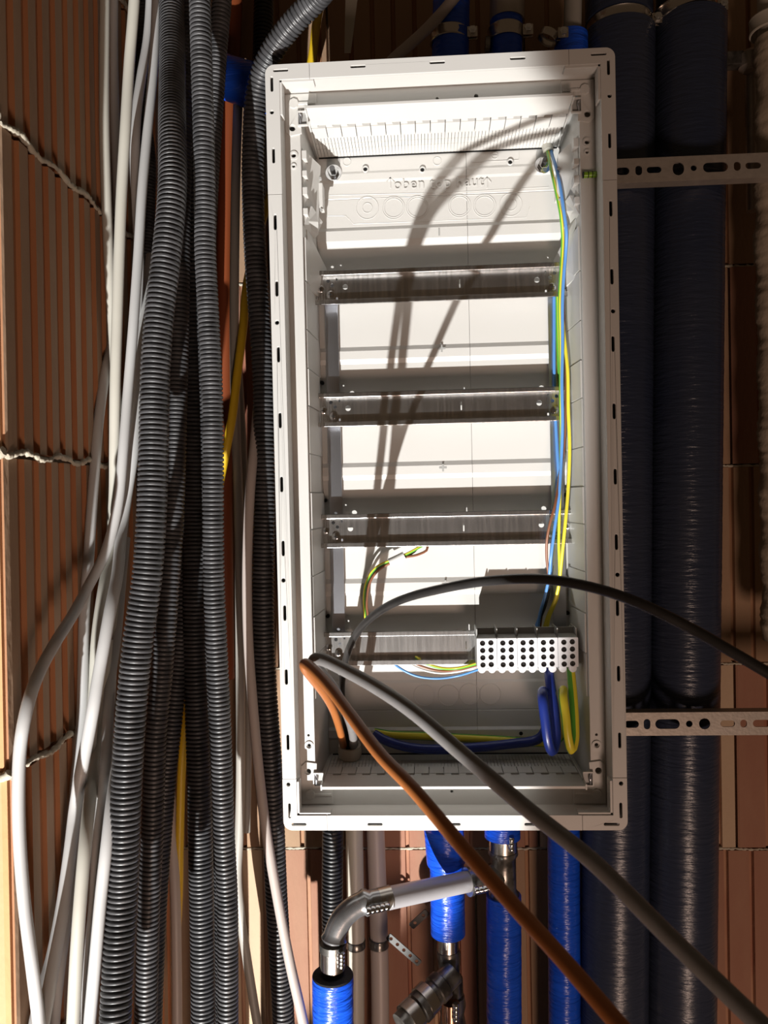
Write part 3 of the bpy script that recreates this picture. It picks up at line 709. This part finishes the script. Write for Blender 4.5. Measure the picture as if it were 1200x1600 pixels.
# small bundle with white sleeve above
wire('green and yellow wire curving up into the white sleeve', [(572, 975, .0920), (569, 945, .0900), (570, 920, .0880), (577, 900, .0870), (590, 885, .0865), (612, 875, .0860), (630, 868, .0860), (650, 858, .0880), (668, 846, .0930), (672, 836, .0965)], .0015, [WY, WG], matf=gy)
wire('brown wire curving up into the white sleeve', [(577, 975, .0930), (573, 945, .0915), (575, 920, .0895), (582, 902, .0885), (594, 889, .0880), (614, 878, .0870), (631, 871, .0870), (652, 867, .0880), (668, 858, .0900), (664, 847, .0940), (655, 838, .0968)], .0014, WBR)
wire('black wire curving up into the white sleeve', [(575, 975, .0955), (571, 948, .0945), (572, 922, .0925), (580, 903, .0915), (592, 888, .0905), (613, 877, .0890), (630, 870, .0885), (646, 863, .0910), (656, 850, .0950), (660, 838, .0972)], .0014, WBK)
o = cable('wire_sleeve', 'small white sleeve round the wire bundle under the third rail', 'sleeve', [(609, 879, .0875), (620, 874, .0872), (632, 868, .0870)], .0048, WW, step=.002)
# grommet at lower left
q = P(547, 1170, .092)
m = MB().lathe((q[0], .092, q[2] - .010), (q[0], .088, q[2] + .006), [(0, .0085), (.15, .0125), (.5, .0135), (1, .0125), (1, .0100), (.3, .0085)], 24, cap=False)
tag(m.build('grommet', GROM, smooth=True), 'beige round cable grommet in the lower left of the cabinet', 'grommet')

# foreground cables
cable('black_cable', 'black cable arching out of the cabinet towards the right edge', 'cable',
      [(543, 1168, .088), (541, 1140, .078), (537, 1110, .064), (534, 1080, .040), (537, 1045, .000), (546, 1012, -.035), (562, 983, -.075), (590, 957, -.115), (630, 936, -.160), (690, 920, -.205), (760, 908, -.235), (850, 905, -.260), (930, 919, -.275), (1000, 943, -.290), (1080, 982, -.300), (1150, 1022, -.310), (1240, 1075, -.320)], .0034, BCAB, n=18)
cable('grey_cable', 'thick grey cable looping out of the cabinet to the lower right corner', 'cable',
      [(552, 1168, .094), (552, 1152, .045), (547, 1128, -.010), (533, 1096, -.070), (514, 1066, -.130), (497, 1046, -.175), (490, 1033, -.200), (502, 1030, -.225), (545, 1050, -.250), (595, 1078, -.275), (645, 1112, -.295), (725, 1180, -.320), (825, 1265, -.345), (925, 1345, -.370), (1050, 1468, -.398), (1185, 1598, -.425), (1240, 1650, -.435)], .0045, GCAB, n=18)
cable('orange_cable', 'orange-brown cable looping out of the cabinet and down to the bottom edge', 'cable',
      [(537, 1168, .090), (533, 1148, .050), (522, 1112, -.020), (508, 1086, -.080), (490, 1062, -.140), (477, 1044, -.190), (477, 1037, -.215), (488, 1045, -.240), (518, 1078, -.268), (548, 1118, -.292), (595, 1180, -.322), (645, 1232, -.345), (717, 1317, -.370), (800, 1412, -.395), (880, 1500, -.418), (970, 1605, -.440), (1010, 1650, -.448)], .0039, OCAB, n=18)

# ================================================================= LEFT CABLE BUNDLE
CL = -.334
hose('thick corrugated conduit, the largest, beside the white cables', [(268, -20, .03), (269, 100, -.010), (269, 200, -.060), (269, 300, -.085), (260, 400, -.095), (248, 500, -.10), (242, 600, -.105), (240, 700, -.11), (237, 800, -.115), (230, 900, -.12), (216, 1000, -.125), (206, 1100, -.13), (199, 1200, -.135), (195, 1300, -.14), (191, 1400, -.145), (185, 1500, -.155), (179, 1640, -.170)], .0127, .0044)
hose('corrugated conduit in front, right of the thickest one', [(312, -20), (315, 100), (318, 200), (320, 300), (321, 400), (325, 480), (331, 600), (333, 700), (333, 800), (334, 900), (338, 1000), (343, 1100), (347, 1200), (350, 1300), (355, 1400), (356, 1500), (356, 1640)], .0099, .0041, -.06)
hose('corrugated conduit at the top, half behind the front one', [(348, -20), (340, 80), (332, 200), (326, 300), (322, 400), (324, 520), (328, 650), (331, 800), (335, 1000), (346, 1250), (352, 1640)], .0105, .0044, .07)
hose('thin corrugated conduit at the far left behind the white cables', [(227, -20), (222, 80), (222, 160), (232, 250), (231, 330), (228, 400), (222, 480), (216, 560), (212, 700), (205, 900)], .0082, .0036, .10)
hose('dark corrugated conduit just behind the thickest one', [(290, -20, .12), (286, 150, .11), (282, 300, .10), (280, 450, .095), (277, 600, .09), (271, 800, .075), (261, 950, .06), (250, 1080, .05), (243, 1150, .045), (238, 1300, .04), (233, 1400, .035), (229, 1550, .03), (227, 1640, .03)], .0118, .0048)
hose('dark corrugated conduit slanting deep in the bundle', [(302, -20, .175), (300, 300, .18), (300, 600, .175), (297, 800, .165), (287, 950, .145), (274, 1080, .125), (261, 1200, .11), (249, 1350, .10), (243, 1450, .095), (236, 1640, .09)], .0118, .0048)
hose('dark corrugated conduit between the slanting one and the front one', [(298, -20, .12), (299, 200, .12), (302, 400, .125), (303, 500, .13), (305, 650, .14), (306, 800, .148), (305, 900, .140), (305, 1000, .135), (308, 1100, .130), (311, 1200, .125), (313, 1300, .120), (315, 1400, .115), (317, 1500, .110), (318, 1640, .105)], .0145, .0048)
hose('corrugated conduit bending away over the top left cabinet corner', [(520, -40, -.020), (492, 0, .000), (465, 28, .010), (440, 58, .020), (420, 90, .030), (407, 122, .040), (400, 155, .048), (397, 200, .055), (395, 260, .060), (396, 330, .062), (399, 400, .062), (406, 500, .062), (412, 600, .062), (413, 700, .062), (413, 800, .062), (411, 900, .060), (412, 1000, .060), (417, 1100, .060), (424, 1200, .060), (428, 1300, .060), (432, 1400, .060), (438, 1500, .060), (445, 1640, .060)], .0120, .0046)
hose('black corrugated conduit hanging far back at the top', [(412, -20), (411, 60), (408, 130), (404, 200), (400, 330), (398, 460)], .0120, .0046, .172, m=BLKM)
hose('black corrugated conduit leaving below the cabinet', [(520, 1230), (520, 1300), (519, 1400), (520, 1500), (522, 1640)], .0128, .0048, .150, m=BLKM)

def wc(label, px, r=.0050, m=CW, Y=0, cl=None): return cable('electrical_cable', label, 'cable', px, r, m, Y, None, 'white cables at the left', 14, clampx=cl or CL, step=.008)
wc('cream cable nearest the brick wall at the top left', [(164, -20, .02), (163, 100, .015), (163, 200, .01), (166, 300, .0), (171, 420, .0), (177, 520, .0), (182, 620, .005), (184, 720, .01), (184, 830, .015), (178, 960, .02), (172, 1100, .02)], m=CC_)
wc('grey-white cable behind the cream one that swings left lower down', [(177, -20, .04), (177, 80, .04), (180, 200, .035), (184, 320, .03), (184, 420, .03), (177, 520, .02), (165, 580, .015), (155, 650, .0), (148, 730, -.01), (143, 800, -.015), (138, 880, -.02), (132, 950, -.025), (130, 1050, -.03), (128, 1120, -.035), (118, 1230, -.05), (108, 1330, -.06), (96, 1420, -.075), (80, 1500, -.07), (64, 1555, -.08), (50, 1630, -.09)], cl=-.3455)
wc('straight cream cable ending in front of the crossing', [(211, -20, -.03), (202, 100, -.03), (196, 200, -.035), (190, 300, -.035), (186, 400, -.035), (183, 500, -.035), (180, 600, -.035), (179, 700, -.030), (178, 780, -.025), (172, 860, -.010), (160, 930, .0), (151, 1000, .0), (147, 1080, .0), (140, 1180, -.01)], .0052, CC_)
wc('white cable bulging left at the top beside the straight white one', [(236, -20, .045), (231, 60, .035), (221, 120, .020), (214, 170, .008), (211, 220, .0), (211, 270, .0), (214, 330, .0), (217, 400, .0), (214, 480, .005), (205, 580, .0), (197, 680, -.002), (190, 780, -.005)])
wc('long white cable sweeping out to the far left edge', [(245, -20, .030), (240, 100, .015), (231, 200, .0), (222, 300, -.015), (216, 400, -.025), (209, 500, -.035), (201, 600, -.040), (193, 700, -.050), (184, 790, -.055), (165, 862, -.065), (137, 918, -.075), (113, 962, -.090), (86, 1005, -.110), (64, 1045, -.125), (48, 1085, -.135), (37, 1130, -.14), (31, 1175, -.145), (29, 1230, -.145), (30, 1300, -.145), (37, 1400, -.145), (49, 1500, -.145), (60, 1590, -.145), (66, 1640, -.145)], .0048)
wc('white cable coming from under the thick conduit and crossing down left', [(236, 400, .035), (230, 450, .020), (224, 520, .0), (217, 600, -.02), (209, 700, -.035), (197, 780, -.04), (190, 830, -.05), (183, 900, -.08), (173, 950, -.10), (164, 1000, -.11), (155, 1050, -.115), (147, 1100, -.12), (138, 1150, -.12), (128, 1200, -.12), (118, 1260, -.12), (111, 1320, -.12), (103, 1380, -.12), (97, 1430, -.12), (88, 1480, -.115), (76, 1550, -.11), (62, 1630, -.115)], .0054)
wc('white cable running close beside the thick conduit, lower part', [(196, 840, .0), (190, 900, -.01), (186, 950, -.02), (181, 1000, -.03), (174, 1050, -.05), (170, 1100, -.07), (168, 1150, -.09), (165, 1200, -.11), (159, 1260, -.125), (153, 1320, -.135), (149, 1400, -.14), (142, 1480, -.14), (134, 1600, -.14), (132, 1640, -.14)])
wc('white cable emerging beside the thick conduit near the bottom', [(194, 1080, -.06), (184, 1190, -.11), (175, 1250, -.135), (167, 1320, -.15), (158, 1400, -.155), (149, 1500, -.16), (140, 1600, -.16), (137, 1640, -.16)])
wc('cream cable in the middle of the lower white bundle', [(168, 1000, .0), (161, 1080, -.03), (154, 1140, -.06), (147, 1200, -.10), (139, 1260, -.135), (133, 1320, -.155), (126, 1400, -.165), (119, 1500, -.170), (114, 1600, -.170), (112, 1640, -.170)], .0052, CC_)
wc('shaded white cable low down between the left cables', [(134, 1200, .0), (126, 1300, -.02), (116, 1380, -.035), (104, 1440, -.05), (93, 1510, -.07), (84, 1600, -.060), (82, 1640, -.060)], cl=-.3455)

cable('plastic_pipe', 'orange-brown vertical pipe behind the conduits', 'pipe', [(366, -20), (357, 200), (351, 400), (350, 600), (350, 800), (352, 1000), (353, 1060)], .0108, OPIPE, .203)
cable('electrical_cable', 'dull grey vertical cable right of the orange-brown pipe', 'cable', [(372, 150), (368, 300), (366, 500), (368, 650), (373, 800), (375, 1000), (376, 1200), (374, 1300), (371, 1370), (376, 1430), (386, 1500), (397, 1570), (408, 1640)], .0056, CGR, .165)
cable('electrical_cable', 'thin pale cable beside the dull grey one', 'cable', [(372, 560), (380, 700), (386, 850), (387, 1000), (388, 1150), (386, 1300)], .0045, CGR, .192)
cable('electrical_cable', 'pinkish grey cable beside the left cabinet edge, running to the bottom', 'cable', [(416, 440, .115), (414, 500, .10), (410, 560, .09), (405, 610, .075), (399, 680, .060), (393, 740, .05), (389, 800, .045), (386, 900, .04), (388, 1000, .035), (395, 1100, .03), (404, 1200, .025), (416, 1300, .02), (433, 1400, .015), (452, 1500, .01), (472, 1590, .005), (480, 1640, .005)], .0052, CPK)
cable('electrical_cable', 'yellow cable slanting behind the conduits left of the cabinet', 'cable', [(503, -20, .16), (494, 40, .16), (487, 95, .165), (465, 180, .17), (432, 280, .17), (412, 335, .168), (398, 390, .165), (385, 450, .160), (380, 510, .155), (370, 590, .152), (363, 650, .150), (353, 705, .150), (335, 800, .165), (312, 950, .175), (296, 1080, .172), (288, 1150, .170), (284, 1200, .168), (281, 1300, .168), (279, 1400, .170), (274, 1500, .172)], .0052, YEL)
cable('electrical_cable', 'pinkish grey cable deep at the lower left under the conduits', 'cable', [(262, 1080, .19), (264, 1180, .18), (268, 1280, .17), (274, 1400, .16), (276, 1500, .155), (277, 1640, .15)], .0062, CPK)
cable('electrical_cable', 'beige cable crossing above the cabinet top', 'cable', [(735, -40), (707, 0), (672, 40), (640, 70), (612, 95), (590, 125)], .0062, CPK, .125)
# hanging flat white strap
m = MB(); a = V3(540, -20, .12); b = V3(561, -20, .12); c = V3(548, 82, .12); d = V3(537 + 1, 82, .12)
th = Vector((0, .0016, 0)); m.hexa([d, c, c + th, d + th, a, b, b + th, a + th])
tag(m.build('hanging_strap', PVC, bev=.0004), 'flat off-white strap end hanging above the cabinet', 'strap')

# ================================================================= PIPES
def film_pipe(label, px0, px1, Y, r, m, wr=.006, seed=1, foam_top=False, name='insulated_pipe', n=40, step=.004, mid=None):
    pts = [P(px0[0], px0[1], Y), P(px1[0], px1[1], Y)]
    if mid: pts = [P(px0[0], px0[1], Y)] + [P(a, b, Y) for a, b in mid] + [P(px1[0], px1[1], Y)]
    c, s = spline(pts, step); rnd = random.Random(seed)
    rad = np.array([r * (1 + wr * rnd.uniform(-1, 1)) for _ in c])
    e = empty(name, tuple(c[-1]), label, 'pipe')
    sweep('insulation', c, rad, m, e, n)
    return e, c
def clamp(parent, c0, axis, r, w_=.012, m=BAND, ears=True, side=1, name='pipe_clamp'):
    a = Vector(c0) - axis * w_ / 2; b = Vector(c0) + axis * w_ / 2
    o = MB().lathe(a, b, [(0, r * .94), (0, r), (.08, r * 1.03), (.2, r), (.8, r), (.92, r * 1.03), (1, r), (1, r * .94)], 32, cap=False).build(name, m, parent, smooth=True)
    if ears:
        x = Vector((1, 0, 0)) * side; p = Vector(c0) + x * (r + .004) + Vector((0, -r * .35, 0))
        MB().box(p.x - .006, p.x + .006, p.y - .004, p.y - .0015, p.z - .006, p.z + .006).box(p.x - .006, p.x + .006, p.y + .0015, p.y + .004, p.z - .006, p.z + .006).build('clamp_ear', m, o, bev=.0005)
        MB().cyl(p + Vector((0, -.011, 0)), p + Vector((0, .009, 0)), .0022, n=10).cyl(p + Vector((0, -.008, 0)), p + Vector((0, -.004, 0)), .0046, n=6).build('clamp_bolt', CHROME, o)
    return o
Zax = Vector((0, 0, 1))
eA, cA = film_pipe('thick dark blue insulated pipe next to the cabinet edge', (968, 52), (956, 2000), .169, .0405, DBLUE, .004, 3)
clamp(eA, V3(967, 44, .169), Zax, .036, .014, side=1)
sweep('upper_insulation', np.array([P(967, 34, .169), P(966, -40, .169)]), .0385, DBLUE, eA, 40)
eB, cB = film_pipe('thick dark blue insulated pipe, the rightmost of the two', (1078, 36), (1059, 2000), .169, .0408, DBLUE, .004, 4)
clamp(eB, V3(1067, 24, .169), (Zax + Vector((-.18, 0, 0))).normalized(), .036, .014, side=1)
sweep('upper_pipe', np.array([P(1067, 20, .169), P(1066, -40, .169)]), .030, DMET, eB, 32)
# seam welt on the right-hand pipe: a row of small film beads
m = MB(); rnd = random.Random(5)
for i in range(120):
    py = 110 + i * 12.2 + rnd.uniform(-4, 4); pxx = 1101 - (py - 110) * .0085
    q = P(pxx, py, .1375); s_ = rnd.uniform(.0004, .0011)
    m.cyl((q[0], q[1], q[2] - s_), (q[0], q[1] - .001, q[2] + s_), s_ * .8, n=6)
o = m.build('seam_beads', BAND, eB); o['kind'] = 'stuff'

# bright blue ones below
e1, _ = film_pipe('short bright blue insulated pipe stub under the cabinet middle', (697, 1240), (700, 1458), .150, .0205, BLUE, .010, 8)
mm_ = MB().cyl(V3(700, 1456, .150), V3(700, 1486, .150), .0130, n=24).build('metal_collar', BAND, e1, smooth=True)
MB().lathe(V3(700, 1484, .150), V3(706, 1560, .148), [(0, .0138), (.1, .0145), (.5, .0120), (.6, .0150), (1, .0140)], 24).build('lower_fitting', DMET, e1, smooth=True)
sweep('overlap_film', np.array([P(693, 1290, .140), P(697, 1345, .142), P(700, 1354, .150)]), np.array([.0235, .0230, .006]), BLUE, e1, 32)
e2, c2 = film_pipe('bright blue insulated pipe below the tee fitting', (787, 1398), (789, 2000), .140, .0205, BLUE, .011, 9)
MB().cyl(V3(787, 1396, .140), V3(787, 1400, .140), .0170, n=28).build('foam_edge', FOAM, e2, smooth=True)
e3, _ = film_pipe('bright blue insulated pipe beside the thick dark pipe', (880, 1200), (884, 2000), .165, .0190, BLUE, .008, 10)
q = [P(903, y_, .160) for y_ in range(1290, 1690, 16)]; q = np.array([a + np.array([.0015 * math.sin(i * 1.7), 0, 0]) for i, a in enumerate(q)])
sweep('film_seam', q, .0016, BLKM, e3, 8)
e4, c4 = film_pipe('brightly lit blue insulated pipe at the bottom under the elbow', (520, 1524), (522, 2000), .020, .0213, BLUE, .012, 11)
MB().lathe(V3(520, 1522, .020), V3(520, 1524.5, .020), [(0, 0.0112), (0, .0205), (1, .0213)], 36, cap=False).build('foam_end', FOAM, e4, smooth=True)
MB().cyl(V3(520, 1521, .020), V3(520, 1535, .020), .0125, n=28).build('foam_core', FOAM, e4)
# horizontal blue at top left
film_pipe('blue insulated pipe crossing behind the conduits at the top left', (330, 113), (440, 150), .145, .0250, BLUE, .02, 12, step=.006)
# top pipes
eT, _ = film_pipe('blue insulated pipe with steel clamp above the cabinet', (706, -40), (703, 130), .150, .0215, BLUE, .008, 13)
clamp(eT, V3(702, 60, .150), Zax, .0222, .013, side=1)
eU = empty('metal_pipe', tuple(P(792, 100, .150)), 'grey pipe with clamp and blue wrap above the cabinet', 'pipe')
sweep('tube', np.array([P(793, -40, .150), P(792, 34, .150)]), .0200, GALV, eU, 32)
sweep('blue_wrap', np.array([P(791, 30, .150), P(790, 120, .150)]), .0190, BLUE, eU, 32)
clamp(eU, V3(790, 56, .150), Zax, .0205, .015, side=1)
MB().cyl(V3(765, 72, .145), V3(758, 72, .145), .010, n=18).build('side_port', DMET, eU)
eV = empty('metal_pipe', tuple(P(893, 100, .150)), 'narrow grey pipe entering blue insulation above the right cabinet corner', 'pipe')
sweep('tube', np.array([P(896, -40, .150), P(894, 62, .150)]), .0102, CGR, eV, 24)
sweep('blue_wrap', np.array([P(893, 55, .150), P(890, 120, .150)]), np.array([.0185, .021]), BLUE, eV, 32)
o = clamp(eV, V3(857, 58, .140), Vector((.5, 0, 1)).normalized(), .0115, .009, ears=True, side=1)
# grey pipe with press elbow
eP = empty('press_fitting_pipe', tuple(P(520, 1520, .020)), 'grey metal pipe with a ninety degree press elbow under the cabinet', 'pipe')
sweep('tube', spline([P(604, 1404, .040), P(732, 1377, .120)], .01)[0], .0115, ALU, eP, 28)
c, _ = spline([P(604, 1404, .040), P(585, 1407, .037), P(560, 1414, .032), P(536, 1434, .026), P(523, 1462, .022), P(520, 1486, .020)], .003)
N = len(c); rr = np.full(N, .0112)
for i in range(N):
    t = i / N
    if .28 < t < .82: rr[i] = .0117
    if .24 < t < .28 or .80 < t < .86: rr[i] = .0136
sweep('elbow', c, rr, mat('elbow_metal', (.33, .33, .34), .26, .85, noise=(60, (.55, .55, .56), .2), bump=(50, .2)), eP, 28)
def ridged(a, b, r, n, m, parent, name='ridged_screw'):
    pr = []
    for i in range(n): pr += [(i / n, r * .8), ((i + .2) / n, r), ((i + .8) / n, r), ((i + 1) / n, r * .8)]
    return MB().lathe(a, b, pr, 14).build(name, m, parent, smooth=True)
clampA = MB().cyl(V3(592, 1406, .038), V3(611, 1401, .043), .0118, n=28).build('press_sleeve', BAND, eP, smooth=True)
ridged(V3(572, 1424, .018), V3(608, 1416, .026), .0040, 5, CHROME, eP)
MB().cyl(V3(520, 1484, .020), V3(520, 1512, .020), .0130, n=28).build('press_sleeve', BAND, eP, smooth=True)
MB().cyl(V3(520, 1473, .020), V3(520, 1484, .020), .0137, n=28).build('sleeve_collar', DMET, eP, smooth=True)
ridged(V3(533, 1488, .005), V3(533, 1512, .005), .0036, 4, CHROME, eP)
MB().cyl(V3(520, 1511, .020), V3(520, 1524, .020), .0118, n=28).build('rubber_ring', BLKM, eP, smooth=True)
# tee
eT2 = empty('tee_fitting', tuple(P(787, 1400, .140)), 'dark metal tee fitting joining the grey pipe under the cabinet', 'pipe fitting')
MB().cyl(V3(786, 1306, .140), V3(786, 1328, .140), .0165, n=28).build('press_sleeve', BAND, eT2, smooth=True)
MB().lathe(V3(786, 1328, .140), V3(787, 1400, .140), [(0, .0172), (.08, .0175), (.15, .0150), (.85, .0150), (.92, .0175), (1, .0175)], 28).build('tee_body', DMET, eT2, smooth=True)
MB().lathe(V3(786, 1366, .140), V3(730, 1378, .121), [(0, .0140), (.55, .0140), (.6, .0155), (.72, .0155), (.74, .0135), (.9, .0135), (.92, .0160), (1, .0160)], 28).build('tee_branch', DMET, eT2, smooth=True)
ridged(V3(742, 1392, .100), V3(768, 1386, .102), .0042, 4, CHROME, eT2)
ridged(V3(799, 1308, .120), V3(799, 1330, .120), .0036, 3, CHROME, eT2)
film_pipe('blue insulated pipe end showing above the tee fitting', (785, 1240), (785, 1307), .140, .0210, BLUE, .01, 21)
# lower valve
eV2 = empty('valve_fitting', tuple(P(700, 1600, .13)), 'dark metal branch valve with steel sleeves at the bottom edge', 'pipe fitting')
MB().lathe(V3(706, 1555, .146), V3(708, 1650, .146), [(0, .0150), (.15, .0165), (.3, .0140), (.5, .0165), (1, .0165)], 26).build('valve_body', DMET, eV2, smooth=True)
MB().lathe(V3(708, 1520, .135), V3(628, 1604, .085), [(0, .0135), (.2, .0135), (.22, .0165), (.35, .0165), (.37, .0150), (.55, .0155), (.57, .0175), (.68, .0175), (.7, .0150), (1, .0150)], 26).build('valve_branch', DMET, eV2, smooth=True)
MB().cyl(V3(672, 1556, .1118), V3(660, 1568, .1040), .0180, n=26).build('press_sleeve', BAND, eV2, smooth=True)
MB().cyl(V3(650, 1580, .098), V3(636, 1594, .089), .0172, n=26).build('press_sleeve', BAND, eV2, smooth=True)
MB().cyl(V3(704, 1566, .128), V3(704, 1596, .128), .0100, n=20).build('press_sleeve', mat('copper_band', (.62, .33, .22), .25, 1), eV2, smooth=True)
ridged(V3(712, 1568, .116), V3(712, 1596, .116), .0040, 4, CHROME, eV2)
# beige pipes with straps
eG = empty('plastic_pipe', tuple(P(556, 1600, .185)), 'beige plastic pipe running down under the cabinet', 'pipe')
sweep('tube', spline([P(552, 1230, .180), P(554, 1330, .180), P(556, 1450, .180), P(556, 1560, .182), P(556, 1680, .184)], .02)[0], .0108, PVC, eG, 24)
clamp(eG, V3(556, 1474, .181), Zax, .0118, .010, DMET, False)
eH = empty('plastic_pipe', tuple(P(596, 1600, .185)), 'brownish plastic pipe beside the beige one, strapped to it', 'pipe')
sweep('tube', spline([P(584, 1230, .190), P(588, 1330, .190), P(592, 1450, .190), P(594, 1560, .190), P(594, 1680, .190)], .02)[0], .0112, CPK, eH, 24)
clamp(eH, V3(592, 1472, .190), Zax, .0124, .011, DMET, False)
def perf_strap(label, pa, pb, Ya, Yb, n, wd=.0085):
    a = V3(*pa, Ya); b = V3(*pb, Yb); d = (b - a); L = d.length
    holes = [circ(L * (i + .5) / n, 0, wd * .26, 10) for i in range(n)]
    o = plate('perforated_strap', rrect(0, L, -wd / 2, wd / 2, .002), holes, -.0007, .0007, mat('strap_metal', (.035, .033, .03), .5, .3))
    ang = math.atan2(d.z, d.x); o.rotation_euler = (0, -ang, math.atan2(d.y, math.hypot(d.x, d.z)) * 0); o.location = a
    return tag(o, label, 'metal strap')
perf_strap('perforated metal strap sticking out from the beige pipes', (606, 1462), (656, 1506), .168, .168, 5)
perf_strap('short perforated strap end beside the blue stub', (642, 1448), (668, 1424), .168, .168, 2)

# felt pipe and bracket at right edge
eF = empty('felt_wrapped_pipe', tuple(P(1215, 1000, .15)), 'felt-wrapped pipe at the right edge of the picture', 'pipe')
rnd = random.Random(9)
c, _ = spline([P(1214, 60, .15), P(1215, 200, .15), P(1213, 350, .15), P(1217, 500, .15), P(1220, 700, .15), P(1222, 860, .15), P(1226, 1000, .15)], .004)
sweep('felt', c, np.array([.0235 * (1 + .06 * math.sin(i * .35) + .04 * rnd.uniform(-1, 1)) for i in range(len(c))]), FELT, eF, 26)
sweep('bare_end', np.array([P(1208, 62, .15), P(1206, -40, .15)]), .016, PVC, eF, 22)
clamp(eF, V3(1206, 40, .15), Zax, .0235, .018, PVC, False)
eK = empty('bracket_arm', tuple(P(1150, 95, .2)), 'dusty grey bracket arm behind the right dark pipe', 'bracket')
MB().box(*[float(v) for v in (P(1120, 95, .19)[0], P(1160, 95, .19)[0], .185, .2)], float(P(1140, 104, .19)[2]), float(P(1140, 83, .19)[2])).build('arm', DMET, eK, bev=.001)
MB().lathe(V3(1172, 80, .19), V3(1172, 112, .19), [(0, .008), (.2, .013), (.8, .013), (1, .008)], 18).build('knuckle', GALV, eK, smooth=True)
MB().cyl(V3(1174, 112, .2), V3(1176, 330, .2), .0075, n=16).build('stem', GALV, eK, smooth=True)

# slotted mounting channels
def channel(label, lx0, ly0, lx1, ly1, h_px, slots, yf=.1092):
    a = P(lx0, ly0, yf); b = P(lx1, ly1, yf); zc = float((a[2] + b[2]) / 2); k = .001 * (yf + .762) / 1.2
    hh = h_px * (yf + .762) / 1200 / 2
    e = empty('slotted_channel', (0.2, yf, zc), label, 'mounting channel')
    hs = []
    for cx, w_, h_ in slots:
        x = float(P(cx, (ly0 + ly1) / 2, yf)[0]); hs.append(slot(x, zc, w_ * (yf + .762) / 1200, h_ * (yf + .762) / 1200))
    plate('channel_web', rrect(-.19, .56, zc - hh, zc + hh), hs, yf, yf + .0016, GALV, e, .0003)
    m = MB()
    for s in (-1, 1):
        p, q = sorted((zc + s * hh, zc + s * (hh - .0016))); m.box(-.19, .56, yf + .0016, yf + .0155, p, q)
    m.build('channel_flange', GALV, e)
channel('upper slotted steel channel behind the cabinet, crossing the dark pipes', 965, 268, 1200, 257, 37,
        [(973, 20, 12), (998, 10, 15), (1022, 22, 10), (1060, 17, 20), (1084, 9, 9), (1118, 37, 15), (1152, 10, 14), (1177, 23, 10), (1215, 22, 12)])
channel('lower slotted steel channel behind the cabinet, crossing the dark pipes', 980, 1131, 1200, 1131, 36,
        [(987, 22, 11), (1011, 10, 16), (1043, 37, 15), (1077, 10, 10), (1101, 17, 17), (1137, 22, 10), (1162, 10, 12), (1190, 26, 11)])
